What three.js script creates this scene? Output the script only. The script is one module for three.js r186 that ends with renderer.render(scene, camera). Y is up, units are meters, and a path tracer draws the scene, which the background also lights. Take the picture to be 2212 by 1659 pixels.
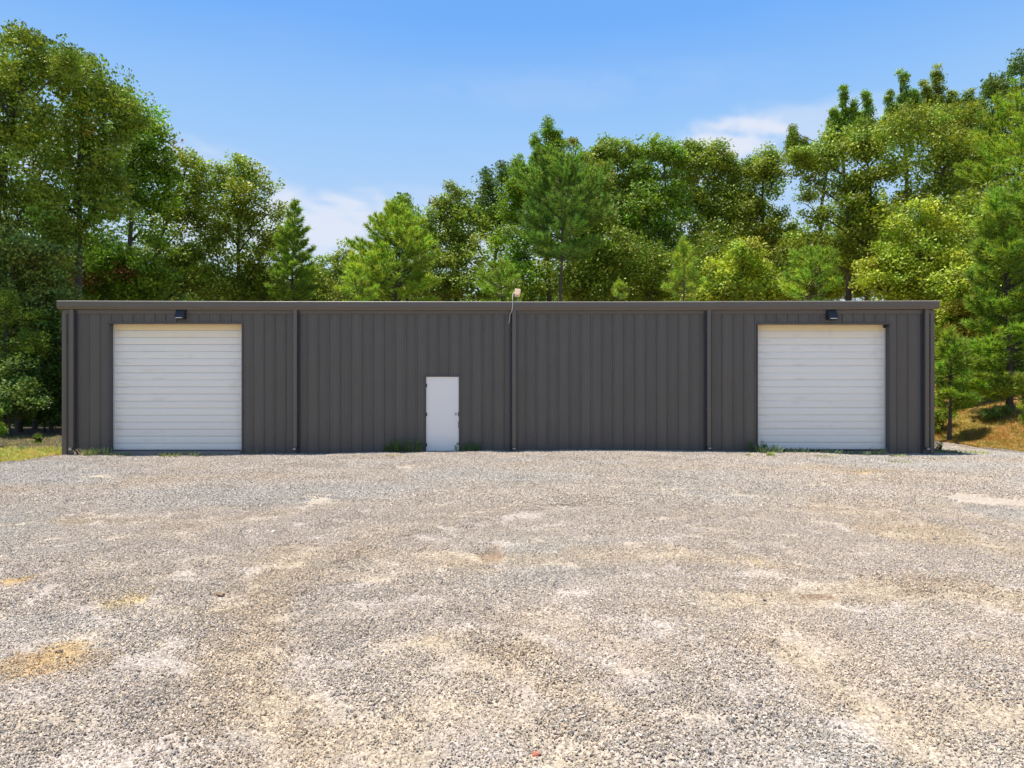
import * as THREE from 'three';
import { mergeGeometries, toCreasedNormals } from 'three/addons/utils/BufferGeometryUtils.js';
import { RoundedBoxGeometry } from 'three/addons/geometries/RoundedBoxGeometry.js';

// ------------------------------------------------------------------ camera, sky, sun, exposure
const D0 = 19.83, EYE = 1.9, F = 1535.3, CX = 1106, CY = 829.5;   // distance of the facade, eye height, focal length and centre in pixels of a 2212-wide view
const scene = new THREE.Scene();
const camera = new THREE.PerspectiveCamera(56.78, 4 / 3, 0.1, 1200);
camera.position.set(0, EYE, D0);
camera.lookAt(0, EYE, 0);
camera.updateMatrixWorld();
const renderer = new THREE.WebGLRenderer();
renderer.toneMapping = THREE.LinearToneMapping;
renderer.toneMappingExposure = 1.8;
renderer.shadowMap.enabled = true;

const SUN = new THREE.Vector3(-0.95, 4.3, -0.3).normalize();
const sun = new THREE.DirectionalLight(new THREE.Color(1.0, 0.93, 0.81), 5.0);
sun.position.copy(SUN).multiplyScalar(120);
sun.castShadow = true;
sun.shadow.mapSize.set(4096, 4096);
Object.assign(sun.shadow.camera, { left: -45, right: 45, top: 45, bottom: -45, near: 10, far: 260 });
scene.add(sun); scene.add(sun.target);

// ------------------------------------------------------------------ helpers
function rngOf(seed) { let a = seed >>> 0; return () => { a = (a + 0x6D2B79F5) | 0; let t = Math.imul(a ^ (a >>> 15), 1 | a); t = (t + Math.imul(t ^ (t >>> 7), 61 | t)) ^ t; return ((t ^ (t >>> 14)) >>> 0) / 4294967296; }; }
const LAT = new Float32Array(65536); { const r = rngOf(77); for (let i = 0; i < 65536; i++) LAT[i] = r(); }
function vn(x, y) {
  const xi = Math.floor(x), yi = Math.floor(y); let fx = x - xi, fy = y - yi; fx = fx * fx * (3 - 2 * fx); fy = fy * fy * (3 - 2 * fy);
  const x0 = xi & 255, x1 = (xi + 1) & 255, y0 = (yi & 255) << 8, y1 = ((yi + 1) & 255) << 8;
  const a = LAT[y0 | x0], b = LAT[y0 | x1], c = LAT[y1 | x0], d = LAT[y1 | x1];
  return a + (b - a) * fx + (c - a) * fy + (a - b - c + d) * fx * fy;
}
function fbm(x, y, n = 4) { let s = 0, a = 0.5, t = 0; for (let i = 0; i < n; i++) { s += a * vn(x, y); t += a; a *= 0.5; x = x * 2.03 + 17.1; y = y * 2.03 + 9.7; } return s / t; }
const clamp = (v, a = 0, b = 1) => Math.min(b, Math.max(a, v));
const lerp = (a, b, t) => a + (b - a) * t;
const sstep = (a, b, v) => { const t = clamp((v - a) / (b - a)); return t * t * (3 - 2 * t); };
const toS = (c) => (c <= 0.0031308 ? 12.92 * c : 1.055 * Math.pow(c, 1 / 2.4) - 0.055);
const V = (x, y, z) => new THREE.Vector3(x, y, z);
// a point seen at (px, py) of the 2212-wide view, at that distance
const at = (px, py, d) => V((px - CX) / F * d, EYE - (py - CY) / F * d, D0 - d);

const used = {};
const numbered = (n) => { const k = used[n] = (used[n] ?? -1) + 1; return k ? `${n}_${String(k).padStart(3, '0')}` : n; };
function shade(o) { o.traverse((m) => { if (m.isMesh) { m.castShadow = true; m.receiveShadow = true; } }); return o; }
function tag(o, label, category, group, kind) { o.userData = { ...o.userData, label, category }; if (group) o.userData.group = group; if (kind) o.userData.kind = kind; return o; }
function thing(name, label, category, pos = [0, 0, 0], group) { const g = new THREE.Group(); g.name = numbered(name); g.position.set(...pos); scene.add(g); return tag(g, label, category, group); }
function part(name, geo, mat, parent, label) { const m = new THREE.Mesh(geo, mat); m.name = name; m.castShadow = m.receiveShadow = true; if (label) m.userData.label = label; parent.add(m); return m; }
function struct(name, geo, mat, label, category = 'ground') { const m = new THREE.Mesh(geo, mat); m.name = name; m.castShadow = m.receiveShadow = true; scene.add(m); return tag(m, label, category, null, 'structure'); }
const box = (x0, x1, y0, y1, z0, z1) => new THREE.BoxGeometry(x1 - x0, y1 - y0, z1 - z0).translate((x0 + x1) / 2, (y0 + y1) / 2, (z0 + z1) / 2);
const rbox = (x0, x1, y0, y1, z0, z1, r = 0.004, s = 2) => new RoundedBoxGeometry(x1 - x0, y1 - y0, z1 - z0, s, r).translate((x0 + x1) / 2, (y0 + y1) / 2, (z0 + z1) / 2);
const merge = (l) => mergeGeometries(l.map((g) => (g.index ? g.toNonIndexed() : g)));
function rawGeo(pos, idx, uv, col) {
  const g = new THREE.BufferGeometry();
  g.setAttribute('position', new THREE.BufferAttribute(new Float32Array(pos), 3));
  g.setAttribute('uv', new THREE.BufferAttribute(new Float32Array(uv ?? new Array(pos.length / 3 * 2).fill(0)), 2));
  if (col) g.setAttribute('color', new THREE.BufferAttribute(new Float32Array(col), 3));
  if (idx) g.setIndex(idx);
  g.computeVertexNormals();
  return g;
}
function tube(pts, radii, seg = 6) {                       // a tapering tube along points
  const pos = [], idx = [], uv = []; let len = 0;
  const up = V(0.31, 0.12, 0.94).normalize();
  for (let i = 0; i < pts.length; i++) {
    const t = pts[Math.min(i + 1, pts.length - 1)].clone().sub(pts[Math.max(i - 1, 0)]).normalize();
    const a = t.clone().cross(Math.abs(t.dot(up)) > 0.95 ? V(1, 0, 0) : up).normalize(), b = t.clone().cross(a);
    if (i) len += pts[i].distanceTo(pts[i - 1]);
    for (let k = 0; k <= seg; k++) {
      const f = k / seg * Math.PI * 2, p = pts[i].clone().addScaledVector(a, Math.cos(f) * radii[i]).addScaledVector(b, Math.sin(f) * radii[i]);
      pos.push(p.x, p.y, p.z); uv.push(k / seg, len);
      if (i && k) { const o = i * (seg + 1) + k; idx.push(o - 1, o - seg - 2, o, o, o - seg - 2, o - seg - 1); }
    }
  }
  return rawGeo(pos, idx, uv);
}
function byteTex(w, h, fn, srgb, rep) {
  const a = new Uint8Array(w * h * 4), c = [0, 0, 0];
  for (let y = 0; y < h; y++) for (let x = 0; x < w; x++) {
    fn(x, y, c); const o = (y * w + x) * 4;
    for (let k = 0; k < 3; k++) a[o + k] = clamp(srgb ? toS(clamp(c[k])) : c[k]) * 255 + 0.5;
    a[o + 3] = 255;
  }
  const t = new THREE.DataTexture(a, w, h); t.magFilter = THREE.LinearFilter; t.minFilter = THREE.LinearMipmapLinearFilter; t.generateMipmaps = true;
  t.wrapS = t.wrapT = THREE.RepeatWrapping; if (srgb) t.colorSpace = THREE.SRGBColorSpace; if (rep) t.repeat.set(rep[0], rep[1]); t.needsUpdate = true; return t;
}
const std = (r, g, b, rough = 0.8, more = {}) => new THREE.MeshStandardMaterial({ color: new THREE.Color().setRGB(r, g, b), roughness: rough, ...more });

// ------------------------------------------------------------------ sky: a clear blue gradient with thin white wisps
{
  const W = 2048, Hh = 1024, a = new Float32Array(W * Hh * 4);
  const stops = [[-90, 0.3, 0.3, 0.29], [-2, 0.431, 0.483, 0.569], [1, 0.371, 0.422, 0.517], [6, 0.345, 0.409, 0.517], [12, 0.265, 0.372, 0.525], [19, 0.188, 0.328, 0.532], [27, 0.096, 0.242, 0.53], [38, 0.086, 0.203, 0.457], [60, 0.103, 0.181, 0.353], [90, 0.103, 0.172, 0.319]];
  const dirOf = (px, py) => { const v = V((px - CX) / F, -(py - CY) / F, -1).normalize(); return [Math.atan2(v.z, v.x), Math.asin(v.y)]; };
  // [place in view, half width, half height in radians, strength]
  const wisps = [[[720, 470], 0.12, 0.05, 0.72], [[640, 520], 0.2, 0.04, 0.7], [[1590, 290], 0.085, 0.03, 0.85], [[1530, 320], 0.08, 0.018, 0.6], [[1700, 270], 0.16, 0.03, 0.4], [[1400, 390], 0.3, 0.05, 0.12], [[1250, 190], 0.3, 0.03, 0.07], [[980, 430], 0.2, 0.02, 0.15], [[-900, 500], 0.3, 0.05, 0.5], [[3300, 420], 0.3, 0.06, 0.5]].map(([p, w, h, s]) => [...dirOf(...p), w, h, s]);
  { const r = rngOf(5); for (let i = 0; i < 22; i++) wisps.push([r() * Math.PI * 2 - Math.PI, 0.15 + r() * 0.5, 0.15 + r() * 0.2, 0.03 + r() * 0.05, 0.5]); }  // extra wisps, mostly out of view, added to brighten the shaded facade
  for (let y = 0; y < Hh; y++) {
    const el = ((y + 0.5) / Hh - 0.5) * Math.PI, deg = el * 180 / Math.PI;
    let i = 0; while (i < stops.length - 2 && deg > stops[i + 1][0]) i++;
    const t = clamp((deg - stops[i][0]) / (stops[i + 1][0] - stops[i][0]));
    for (let x = 0; x < W; x++) {
      const az = ((x + 0.5) / W - 0.5) * Math.PI * 2; let c = 0;
      for (const [wa, we, ww, wh, s] of wisps) {
        let da = az - wa; if (da > Math.PI) da -= 2 * Math.PI; if (da < -Math.PI) da += 2 * Math.PI;
        const q = (da / ww) ** 2 + ((el - we) / wh) ** 2; if (q > 6) continue;
        const n = 0.6 * fbm(az * 11 + 3, el * 25 + az * 5, 5) + 0.4 * fbm(az * 34 + 3, el * 120 + az * 18, 5);
        c = Math.max(c, s * sstep(0.2, 0.9, Math.exp(-q) * (2.6 * n - 0.35)));
      }
      c = clamp(c + 0.1 * Math.max(0, fbm(az * 3.2 + 8, el * 13, 4) - 0.5));
      const o = (y * W + x) * 4, cl = [0.46, 0.475, 0.525];
      for (let k = 0; k < 3; k++) a[o + k] = lerp(lerp(stops[i][k + 1], stops[i + 1][k + 1], t), cl[k], deg > 0 ? c : 0);
      a[o + 3] = 1;
    }
  }
  const sky = new THREE.DataTexture(a, W, Hh, THREE.RGBAFormat, THREE.FloatType);
  sky.mapping = THREE.EquirectangularReflectionMapping; sky.magFilter = sky.minFilter = THREE.LinearFilter; sky.needsUpdate = true;
  scene.background = sky; scene.environment = sky;
}

// ------------------------------------------------------------------ ground shape
const BX0 = -12.53, BX1 = 11.76;                                   // the building's ends
function rise(x, z) {                                               // height of the land
  let h = -0.09 * sstep(-1, -8, x) - 0.05 * sstep(-11, -14, x) - 0.08 * sstep(7, 11, x) + 0.02 * Math.exp(-(((x - 3) / 3) ** 2));
  h *= sstep(9, 0, z);
  const near = 1 - sstep(26, 40, Math.abs(x)) * 0;
  h += (fbm(x * 0.35 + 40, z * 0.35 + 11, 3) - 0.5) * 0.1 * near * sstep(0.1, 2.2, z);
  h += (fbm(x * 0.9 + 70, z * 0.55 + 31, 3) - 0.5) * 0.05 * sstep(0.1, 2.2, z);
  h += 0.08 * (fbm(x * 0.9 + 5, 3.3, 3) - 0.5) * sstep(-0.4, 0.1, z) * sstep(3, 0.5, z);
  const s = x - edgeRight(z);
  if (s > 0) h += 0.3 * sstep(0, 1.6, s) + 0.2 * Math.min(s, 14) * sstep(0, 3, s) + 0.3 * (fbm(x * 0.5, z * 0.5, 3) - 0.5) * sstep(0.5, 3, s);
  return h;
}
function edgeRight(z) { return 14.75 + 0.12 * clamp(z, -8, 4) + 0.25 * Math.sin(z * 1.3) + 0.3 * (vn(z * 1.7, 4) - 0.5); }
function edgeLeft(z) { return -12.66 - 0.08 * z + 0.22 * (vn(z * 1.9, 9) - 0.5); }
const inLot = (x, z) => Math.min(x - edgeLeft(z), edgeRight(z) - x, z < -0.05 && x < 0 ? x - BX0 : 9);   // metres inside the gravel
const lotY = (x, z) => rise(x, z) + (z > 2 ? 0.035 * along(RIDGES, x, z) - 0.02 * along(LANES, x, z) : 0) + lerp(-0.16, 0.025, sstep(-0.35, 0.15, inLot(x, z)));
const landY = (x, z) => rise(x, z) - 0.14 * sstep(0.1, 0.5, inLot(x, z));

// dirt and sand patches in the gravel, [x, y in the view, half width, half height in the view, kind, strength]
const G = (px, py) => { const d = F * EYE / (py - CY); return [(px - CX) / F * d, D0 - d, d]; };
const SPOTS = [[100, 1435, 85, 32, 'o', 1.0], [140, 1405, 50, 16, 'o', 0.7], [30, 1262, 50, 12, 'o', 0.9], [640, 1200, 95, 26, 's', 0.6], [520, 1400, 60, 100, 's', 0.55], [560, 1270, 60, 30, 's', 0.6], [270, 1310, 45, 16, 'y', 0.8],
  [1060, 1202, 36, 22, 'b', 0.85], [1010, 1215, 70, 18, 's', 0.7], [1350, 1202, 45, 8, 'b', 0.7], [1320, 1205, 90, 14, 's', 0.75], [1560, 1218, 110, 10, 's', 0.7], [1640, 1218, 22, 10, 'y', 0.6], [1880, 1285, 230, 16, 's', 0.75], [1760, 1290, 55, 9, 'b', 0.8], [1990, 1270, 50, 6, 'b', 0.6], [1890, 1268, 40, 7, 'b', 0.5],
  [1990, 1150, 120, 26, 's', 0.95], [1930, 1138, 50, 12, 'b', 0.55], [2090, 1165, 60, 14, 's', 0.8], [1080, 1430, 130, 40, 's', 0.7], [970, 1400, 60, 20, 's', 0.5], [1250, 1365, 100, 18, 's', 0.45], [1800, 1490, 100, 32, 's', 0.6], [1990, 1550, 150, 45, 's', 0.6], [1880, 1026, 70, 4, 'o', 0.8], [1760, 1012, 60, 2.5, 'o', 0.5], [1960, 1012, 45, 2.5, 'o', 0.4],
  [660, 1610, 140, 40, 's', 0.45], [850, 1640, 120, 30, 's', 0.6], [380, 1150, 60, 6, 's', 0.5], [150, 1130, 60, 8, 'y', 0.5], [560, 1025, 60, 4, 's', 0.6], [420, 1010, 60, 3, 's', 0.7], [1240, 1610, 90, 30, 's', 0.5], [1390, 1450, 90, 12, 's', 0.5], [1480, 1330, 90, 9, 's', 0.5], [300, 1030, 140, 5, 's', 0.4], [1950, 1040, 160, 6, 's', 0.45], [760, 1250, 60, 12, 's', 0.4], [2130, 1400, 90, 20, 's', 0.4], [1500, 1560, 90, 22, 's', 0.35]].map(([x, y, w, h, k, s]) => {
  const [gx, gz, d] = G(x, y), [, z1] = G(x, y + h), [, z0] = G(x, Math.max(y - h, CY + 60)); return { x: gx, z: gz, w: w / F * d, h: Math.max(0.12, (z1 - z0) / 2), k, s };
});
const line = (pts, w, k, s) => { const p = pts.map(([x, y]) => G(x, y)); return { p, w, k, s, x0: Math.min(...p.map((q) => q[0])) - 3 * w, x1: Math.max(...p.map((q) => q[0])) + 3 * w, z0: Math.min(...p.map((q) => q[1])) - 3 * w, z1: Math.max(...p.map((q) => q[1])) + 3 * w }; };
// wheel tracks: sandy lanes and the ridges of coarse stone beside them
const LANES = [
  line([[640, 1225], [560, 1300], [535, 1400], [560, 1520], [640, 1640]], 0.34, 's', 0.62), line([[1100, 1100], [860, 1150], [700, 1200], [600, 1250]], 0.32, 's', 0.3), line([[600, 1235], [760, 1195], [1000, 1215], [1200, 1205], [1420, 1200], [1680, 1222]], 0.36, 's', 0.5),
  line([[1640, 1300], [1760, 1285], [1900, 1275], [2110, 1290], [2220, 1300]], 0.4, 's', 0.62), line([[1690, 1400], [1760, 1460], [1880, 1530], [2010, 1640]], 0.3, 's', 0.6), line([[1700, 1350], [1850, 1430], [2020, 1500], [2230, 1590]], 0.24, 's', 0.45), line([[930, 1380], [1040, 1415], [1190, 1470], [1330, 1560]], 0.2, 's', 0.62), line([[1120, 1330], [1260, 1365], [1400, 1400]], 0.26, 's', 0.42),
  line([[1800, 1100], [1950, 1130], [2110, 1175], [2220, 1190]], 0.5, 's', 0.55), line([[1500, 1060], [1750, 1080], [2000, 1100], [2220, 1140]], 0.4, 's', 0.35), line([[-20, 1060], [300, 1040], [620, 1030]], 0.5, 's', 0.35), line([[-20, 1140], [180, 1120], [420, 1140], [640, 1110]], 0.3, 's', 0.35), line([[800, 1640], [900, 1560], [1100, 1530], [1260, 1640]], 0.22, 's', 0.4), line([[1300, 1010], [1700, 1015], [2150, 1030]], 0.5, 's', 0.35)];
const RIDGES = [line([[1250, 1085], [1060, 1120], [860, 1165], [700, 1225], [600, 1290], [520, 1350], [480, 1450], [460, 1560], [480, 1660]], 0.3, '', 1), line([[1000, 1330], [1130, 1400], [1260, 1500], [1330, 1600]], 0.26, '', 0.8), line([[20, 1280], [240, 1270], [420, 1300], [460, 1400]], 0.4, '', 0.9), line([[1450, 1640], [1500, 1560], [1480, 1470], [1560, 1420]], 0.4, '', 0.9), line([[1600, 1250], [1850, 1255], [2100, 1262]], 0.22, '', 0.7), line([[0, 1600], [200, 1540], [400, 1500]], 0.3, '', 0.6), line([[640, 1420], [760, 1360], [900, 1340]], 0.3, '', 0.5)];
function along(list, x, z, out) {                                    // strongest lane at a place
  let best = 0, k = 's';
  for (const l of list) {
    if (x < l.x0 || x > l.x1 || z < l.z0 || z > l.z1) continue; let d = 99;
    for (let i = 1; i < l.p.length; i++) { const [ax, az] = l.p[i - 1], [bx, bz] = l.p[i], ux = bx - ax, uz = bz - az, t = clamp(((x - ax) * ux + (z - az) * uz) / (ux * ux + uz * uz)); d = Math.min(d, Math.hypot(x - ax - ux * t, z - az - uz * t)); }
    const v = Math.min(1, l.s * 1.15) * sstep(1.5, 0.2, d / l.w + (fbm(x * 2.3 + 7, z * 2.3, 3) - 0.5) * 1.6); if (v > best) { best = v; k = l.k; }
  }
  return out ? [best, k] : best;
}
const KIND = { o: [0.47, 0.31, 0.115], s: [0.43, 0.345, 0.235], y: [0.42, 0.32, 0.15], b: [0.27, 0.175, 0.10] };
function dirtAt(x, z) {                                             // [amount, colour]
  let amount = 0, col = KIND.s; const nx = (fbm(x * 1.6, z * 1.6, 3) - 0.5) * 1.1, nz = (fbm(x * 1.6 + 50, z * 1.6, 3) - 0.5) * 1.1;
  for (const p of SPOTS) {
    const q = ((x - p.x) / p.w + nx * 0.5) ** 2 + ((z - p.z) / p.h + nz * 0.5) ** 2; if (q > 2.2) continue;
    const v = p.s * sstep(1.7, 0.2, q); if (v > amount) { amount = v; col = KIND[p.k]; }
  }
  const lane = along(LANES, x, z); if (lane > amount) { amount = lane; col = KIND.s; }
  return [amount, col];
}

// ------------------------------------------------------------------ ground sheets
const bumpGravel = (() => {                                         // little stones, 1.2 m a tile
  const N = 1024, C = 60, r = rngOf(9), pts = []; for (let i = 0; i < C * C; i++) pts.push(r(), r(), r());
  return byteTex(N, N, (x, y, c) => {
    const u = x / N * C, v = y / N * C, ui = Math.floor(u), vi = Math.floor(v); let d1 = 9, h1 = 0;
    for (let j = -1; j < 2; j++) for (let i = -1; i < 2; i++) { const k = (((vi + j + C) % C) * C + (ui + i + C) % C) * 3, dx = ui + i + pts[k] - u, dy = vi + j + pts[k + 1] - v, d = dx * dx + dy * dy; if (d < d1) { d1 = d; h1 = pts[k + 2]; } }
    const h = clamp(1 - d1 * 1.6) * (0.4 + 0.6 * h1); c[0] = c[1] = c[2] = h;
  }, false);
})();
const LOT = { x0: -17, x1: 18, z0: -13, z1: 20.5 };
const gravelMap = byteTex(2048, 2048, (() => {
  const r = rngOf(31);
  return (px, py, c) => {
    const x = lerp(LOT.x0, LOT.x1, (px + 0.5) / 2048), z = lerp(LOT.z0, LOT.z1, (py + 0.5) / 2048);
    const warm = fbm(x * 0.45 + 5, z * 0.6 + 2, 4), mid = fbm(x * 2.1, z * 2.6 + 30, 3), g = r();
    const grey = sstep(0.5, 0.68, fbm(x * 0.28 + 90, z * 0.4 + 60, 4));
    let a = lerp(0.335, 0.395, warm) * lerp(0.84, 1.14, mid) * lerp(0.55, 1.3, g), R = a * 1.10, Gc = a * 0.955, B = a * 0.85;
    R = lerp(R, a * 1.03, grey); Gc = lerp(Gc, a * 0.97, grey); B = lerp(B, a * 0.92, grey);
    const fine = sstep(0.5, 0.72, fbm(x * 1.1 + 13, z * 1.7 + 44, 4)) * 0.7;                      // sandy fines between the stones
    R = lerp(R, 0.43 * lerp(0.6, 1.2, g), fine); Gc = lerp(Gc, 0.36 * lerp(0.6, 1.2, g), fine); B = lerp(B, 0.27 * lerp(0.6, 1.2, g), fine);
    const [am, dc] = dirtAt(x, z), w = clamp(am * 1.15) * lerp(0.5, 1.1, fbm(x * 5, z * 6 + 11, 3)), k = lerp(0.5, 1.25, g) * lerp(0.85, 1.1, mid);
    c[0] = lerp(R, dc[0] * k, w); c[1] = lerp(Gc, dc[1] * k, w); c[2] = lerp(B, dc[2] * k, w);
  };
})(), true);
function sheet(xs, zs, yOf, uvOf, colOf) {
  const pos = [], uv = [], idx = [], col = colOf ? [] : null, n = xs.length;
  for (let j = 0; j < zs.length; j++) for (let i = 0; i < n; i++) {
    pos.push(xs[i], yOf(xs[i], zs[j]), zs[j]); uv.push(...uvOf(xs[i], zs[j])); if (col) col.push(...colOf(xs[i], zs[j]));
    if (i && j) { const o = j * n + i; idx.push(o - n - 1, o - 1, o, o - n - 1, o, o - n); }
  }
  return rawGeo(pos, idx, uv, col);
}
const range = (a, b, s) => { const n = Math.round((b - a) / s); return Array.from({ length: n + 1 }, (_, i) => lerp(a, b, i / n)); };
{
  const b = bumpGravel.clone(); b.repeat.set((LOT.x1 - LOT.x0) / 1.2, (LOT.z1 - LOT.z0) / 1.2); b.needsUpdate = true;
  struct('gravel_lot', sheet(range(LOT.x0, LOT.x1, 0.14), range(LOT.z0, LOT.z1, 0.14), lotY, (x, z) => [(x - LOT.x0) / (LOT.x1 - LOT.x0), (z - LOT.z0) / (LOT.z1 - LOT.z0)]),
    new THREE.MeshStandardMaterial({ map: gravelMap, bumpMap: b, bumpScale: 0.016, roughness: 0.95 }), 'pale grey and tan gravel yard in front of the building with sandy dirt patches', 'gravel yard');
}
{
  const litter = byteTex(1024, 1024, (() => { const r = rngOf(3); return (x, y, c) => { const g = r(), n = fbm(x / 40, y / 40, 3), f = lerp(0.45, 1.3, g) * lerp(0.7, 1.2, n); c[0] = 0.8 * f; c[1] = 0.8 * f; c[2] = 0.8 * f; }; })(), true, [0.5, 0.5]);
  const xs = [...range(-260, -36, 16), ...range(-34, -11, 0.35), ...range(-10, 10, 2), ...range(10.5, 40, 0.3), ...range(44, 260, 16)], zs = [...range(-320, -50, 18), ...range(-48, -22, 1.5), ...range(-21, 6, 0.3), ...range(8, 22, 2), ...range(30, 120, 15)];
  struct('ground', sheet(xs, zs, landY, (x, z) => [x, z], (x, z) => {
    const n = fbm(x * 0.7 + 3, z * 0.7, 4), m = fbm(x * 2 + 30, z * 2, 3); let c;
    if (z > 19) return [0.5, 0.45, 0.38];
    if (x > 0) { const grass = sstep(0.38, 0.6, n); c = [lerp(0.56, 0.40, grass), lerp(0.28, 0.32, grass), lerp(0.10, 0.05, grass)]; }
    else { const g = sstep(-3.4, -1.2, z + (n - 0.5) * 1.2); c = [lerp(0.13, 0.42, g), lerp(0.09, 0.35, g), lerp(0.05, 0.06, g)]; const o = sstep(0.9, 0.25, -inLot(x, z) + (m - 0.5) * 0.8) * g; c = [lerp(c[0], 0.42, o), lerp(c[1], 0.25, o), lerp(c[2], 0.11, o)]; }
    const k = lerp(0.75, 1.2, m); return c.map((v) => v * k);
  }), new THREE.MeshStandardMaterial({ map: litter, vertexColors: true, bumpMap: litter, bumpScale: 0.03, roughness: 1 }), 'grassy and leaf-strewn woodland floor and bank around the gravel yard', 'ground');
}

// ------------------------------------------------------------------ loose gravel: patches of separate stones
{
  const rockAt = (r, pos, idx, col, cx, cz, s, tone, tall) => {            // one crushed stone
    const o = pos.length / 3, yaw = r() * 6.28, ca = Math.cos(yaw), sa = Math.sin(yaw), sx = s * (0.7 + r() * 0.75), sz = s * (0.55 + r() * 0.5), sy = s * tall * (0.35 + r() * 0.6), tx = (r() - 0.5) * 0.9, tz = (r() - 0.5) * 0.9;
    const t = tone ?? 0.42 + 0.86 * r(), w = r(), tint = w < 0.2 ? [0.97, 0.99, 1.02] : w < 0.8 ? [1.04, 0.985, 0.94] : [1.08, 0.97, 0.82];
    for (const [a, b, c] of [[1, 0, 0], [-1, 0, 0], [0, 0, 1], [0, 0, -1], [0.55, 1, 0.4], [-0.5, 0.95, -0.35], [0, -1, 0]]) {
      const x = (a + (r() - 0.5) * 0.5) * sx * 0.5, z = (c + (r() - 0.5) * 0.5) * sz * 0.5, y = b * sy * 0.5 + x * tx + z * tz;
      pos.push(cx + x * ca - z * sa, y + sy * 0.36, cz + x * sa + z * ca); col.push(t * tint[0], t * tint[1], t * tint[2]);
    }
    for (const f of [[4, 2, 0], [4, 0, 3], [4, 3, 5], [5, 3, 1], [5, 1, 2], [5, 2, 4], [6, 0, 2], [6, 3, 0], [6, 1, 3], [6, 2, 1]]) idx.push(...f.map((v) => v + o));
  };
  const patch = (seed, n, R, smin, smax, tall = 1) => {
    const r = rngOf(seed), pos = [], idx = [], col = [];
    for (let i = 0; i < n; i++) { const a = r() * 6.283, q = Math.sqrt(r()) * R * (0.75 + 0.25 * r()); rockAt(r, pos, idx, col, Math.cos(a) * q, Math.sin(a) * q, lerp(smin, smax, r() * r()), undefined, tall); }
    const g = rawGeo(pos, idx, null, col).toNonIndexed(); g.computeVertexNormals(); return g;
  };
  const mat = new THREE.MeshStandardMaterial({ vertexColors: true, roughness: 0.9 });
  const SETS = [
    { geos: [0, 1, 2, 3, 4].map((k) => patch(100 + k, 460, 0.24, 0.007, 0.023)), kind: 'dense' },
    { geos: [0, 1, 2].map((k) => patch(120 + k, 190, 0.24, 0.005, 0.02)), kind: 'sparse' },
    { geos: [0, 1, 2].map((k) => patch(140 + k, 480, 0.45, 0.012, 0.034)), kind: 'far' },
    { geos: [0, 1].map((k) => patch(160 + k, 150, 0.24, 0.012, 0.028, 1.05)), kind: 'coarse' },
  ];
  const put = SETS.map((s) => s.geos.map(() => [])), r = rngOf(404), c = new THREE.Color();
  const place = (set, x, z, k) => { const l = put[set], e = l[Math.floor(r() * l.length)]; e.push([x, z, r() * 6.283, k]); };
  for (let z = LOT.z0 + 0.5; z < 17.6; z += 0.25) for (let x = -16; x < 16; x += 0.25) {
    const X = x + (r() - 0.5) * 0.28, Z = z + (r() - 0.5) * 0.28, d = D0 - Z;
    if (inLot(X, Z) < 0.05 || Math.abs(X) > 0.76 * d + 0.6 || (Z < 0.3 && X > BX0 - 0.2 && X < BX1 + 0.1)) continue;
    const am = dirtAt(X, Z)[0], ridge = along(RIDGES, X, Z), fines = sstep(0.5, 0.72, fbm(X * 1.1 + 13, Z * 1.7 + 44, 4)) * (1 - ridge), heap = fbm(X * 0.5 + 21, Z * 0.9 + 77, 3);
    if (d > 11) { if (r() < 0.75 * (1 - am * 0.9) * (1 - fines * 0.6)) place(2, X, Z, 1); continue; }
    const bare = Math.max(am * 1.15, fines * 0.6) * (1 - ridge * 0.7);
    if (r() > bare) place(0, X, Z, 1); else { place(1, X, Z, 1); if (r() < 0.7) place(1, X + 0.1, Z + 0.1, 1); }
        if (r() < ridge * 0.7 || (heap > 0.56 && am < 0.3 && r() < (heap - 0.5) * 3)) place(3, X, Z, 1);
  }
  for (let x = BX0; x < BX1; x += 0.11) { if (r() < 0.75) place(1, x, 0.16 + r() * 0.16, 1); }
  const gravel = new THREE.Group(); gravel.name = 'loose_gravel'; scene.add(gravel); tag(gravel, 'loose crushed grey and tan stones covering the yard', 'gravel', null, 'stuff');
  SETS.forEach((s, si) => s.geos.forEach((g, gi) => {
    const l = put[si][gi]; if (!l.length) return;
    const m = new THREE.InstancedMesh(g, mat, l.length), o = new THREE.Object3D();
    l.forEach(([x, z, a], i) => {
      o.position.set(x, lotY(x, z) + 0.001, z); o.rotation.set(0, a, 0); o.scale.setScalar(0.9 + r() * 0.25);
      const e = 0.25, nx = (lotY(x - e, z) - lotY(x + e, z)) / (2 * e), nz = (lotY(x, z - e) - lotY(x, z + e)) / (2 * e);
      o.quaternion.premultiply(new THREE.Quaternion().setFromUnitVectors(V(0, 1, 0), V(nx, 1, nz).normalize())); o.updateMatrix(); m.setMatrixAt(i, o.matrix);
      const grey = sstep(0.45, 0.66, fbm(x * 0.28 + 90, z * 0.4 + 60, 4)), [am, dc] = dirtAt(x, z), k = (si === 3 ? 0.385 : 0.40) * (0.88 + r() * 0.24);  // coarse stones toned darker, standing in for their shaded gaps
      c.setRGB(lerp(lerp(k * 1.08, k * 1.02, grey), dc[0] * 1.05, am * 0.7), lerp(lerp(k * 0.97, k * 0.98, grey), dc[1] * 1.05, am * 0.7), lerp(lerp(k * 0.85, k * 0.91, grey), dc[2] * 1.05, am * 0.7)); m.setColorAt(i, c);
    });
    m.name = 'stone_cover'; m.userData.kind = 'stuff'; m.castShadow = m.receiveShadow = true; gravel.add(m);
  }));
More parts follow.
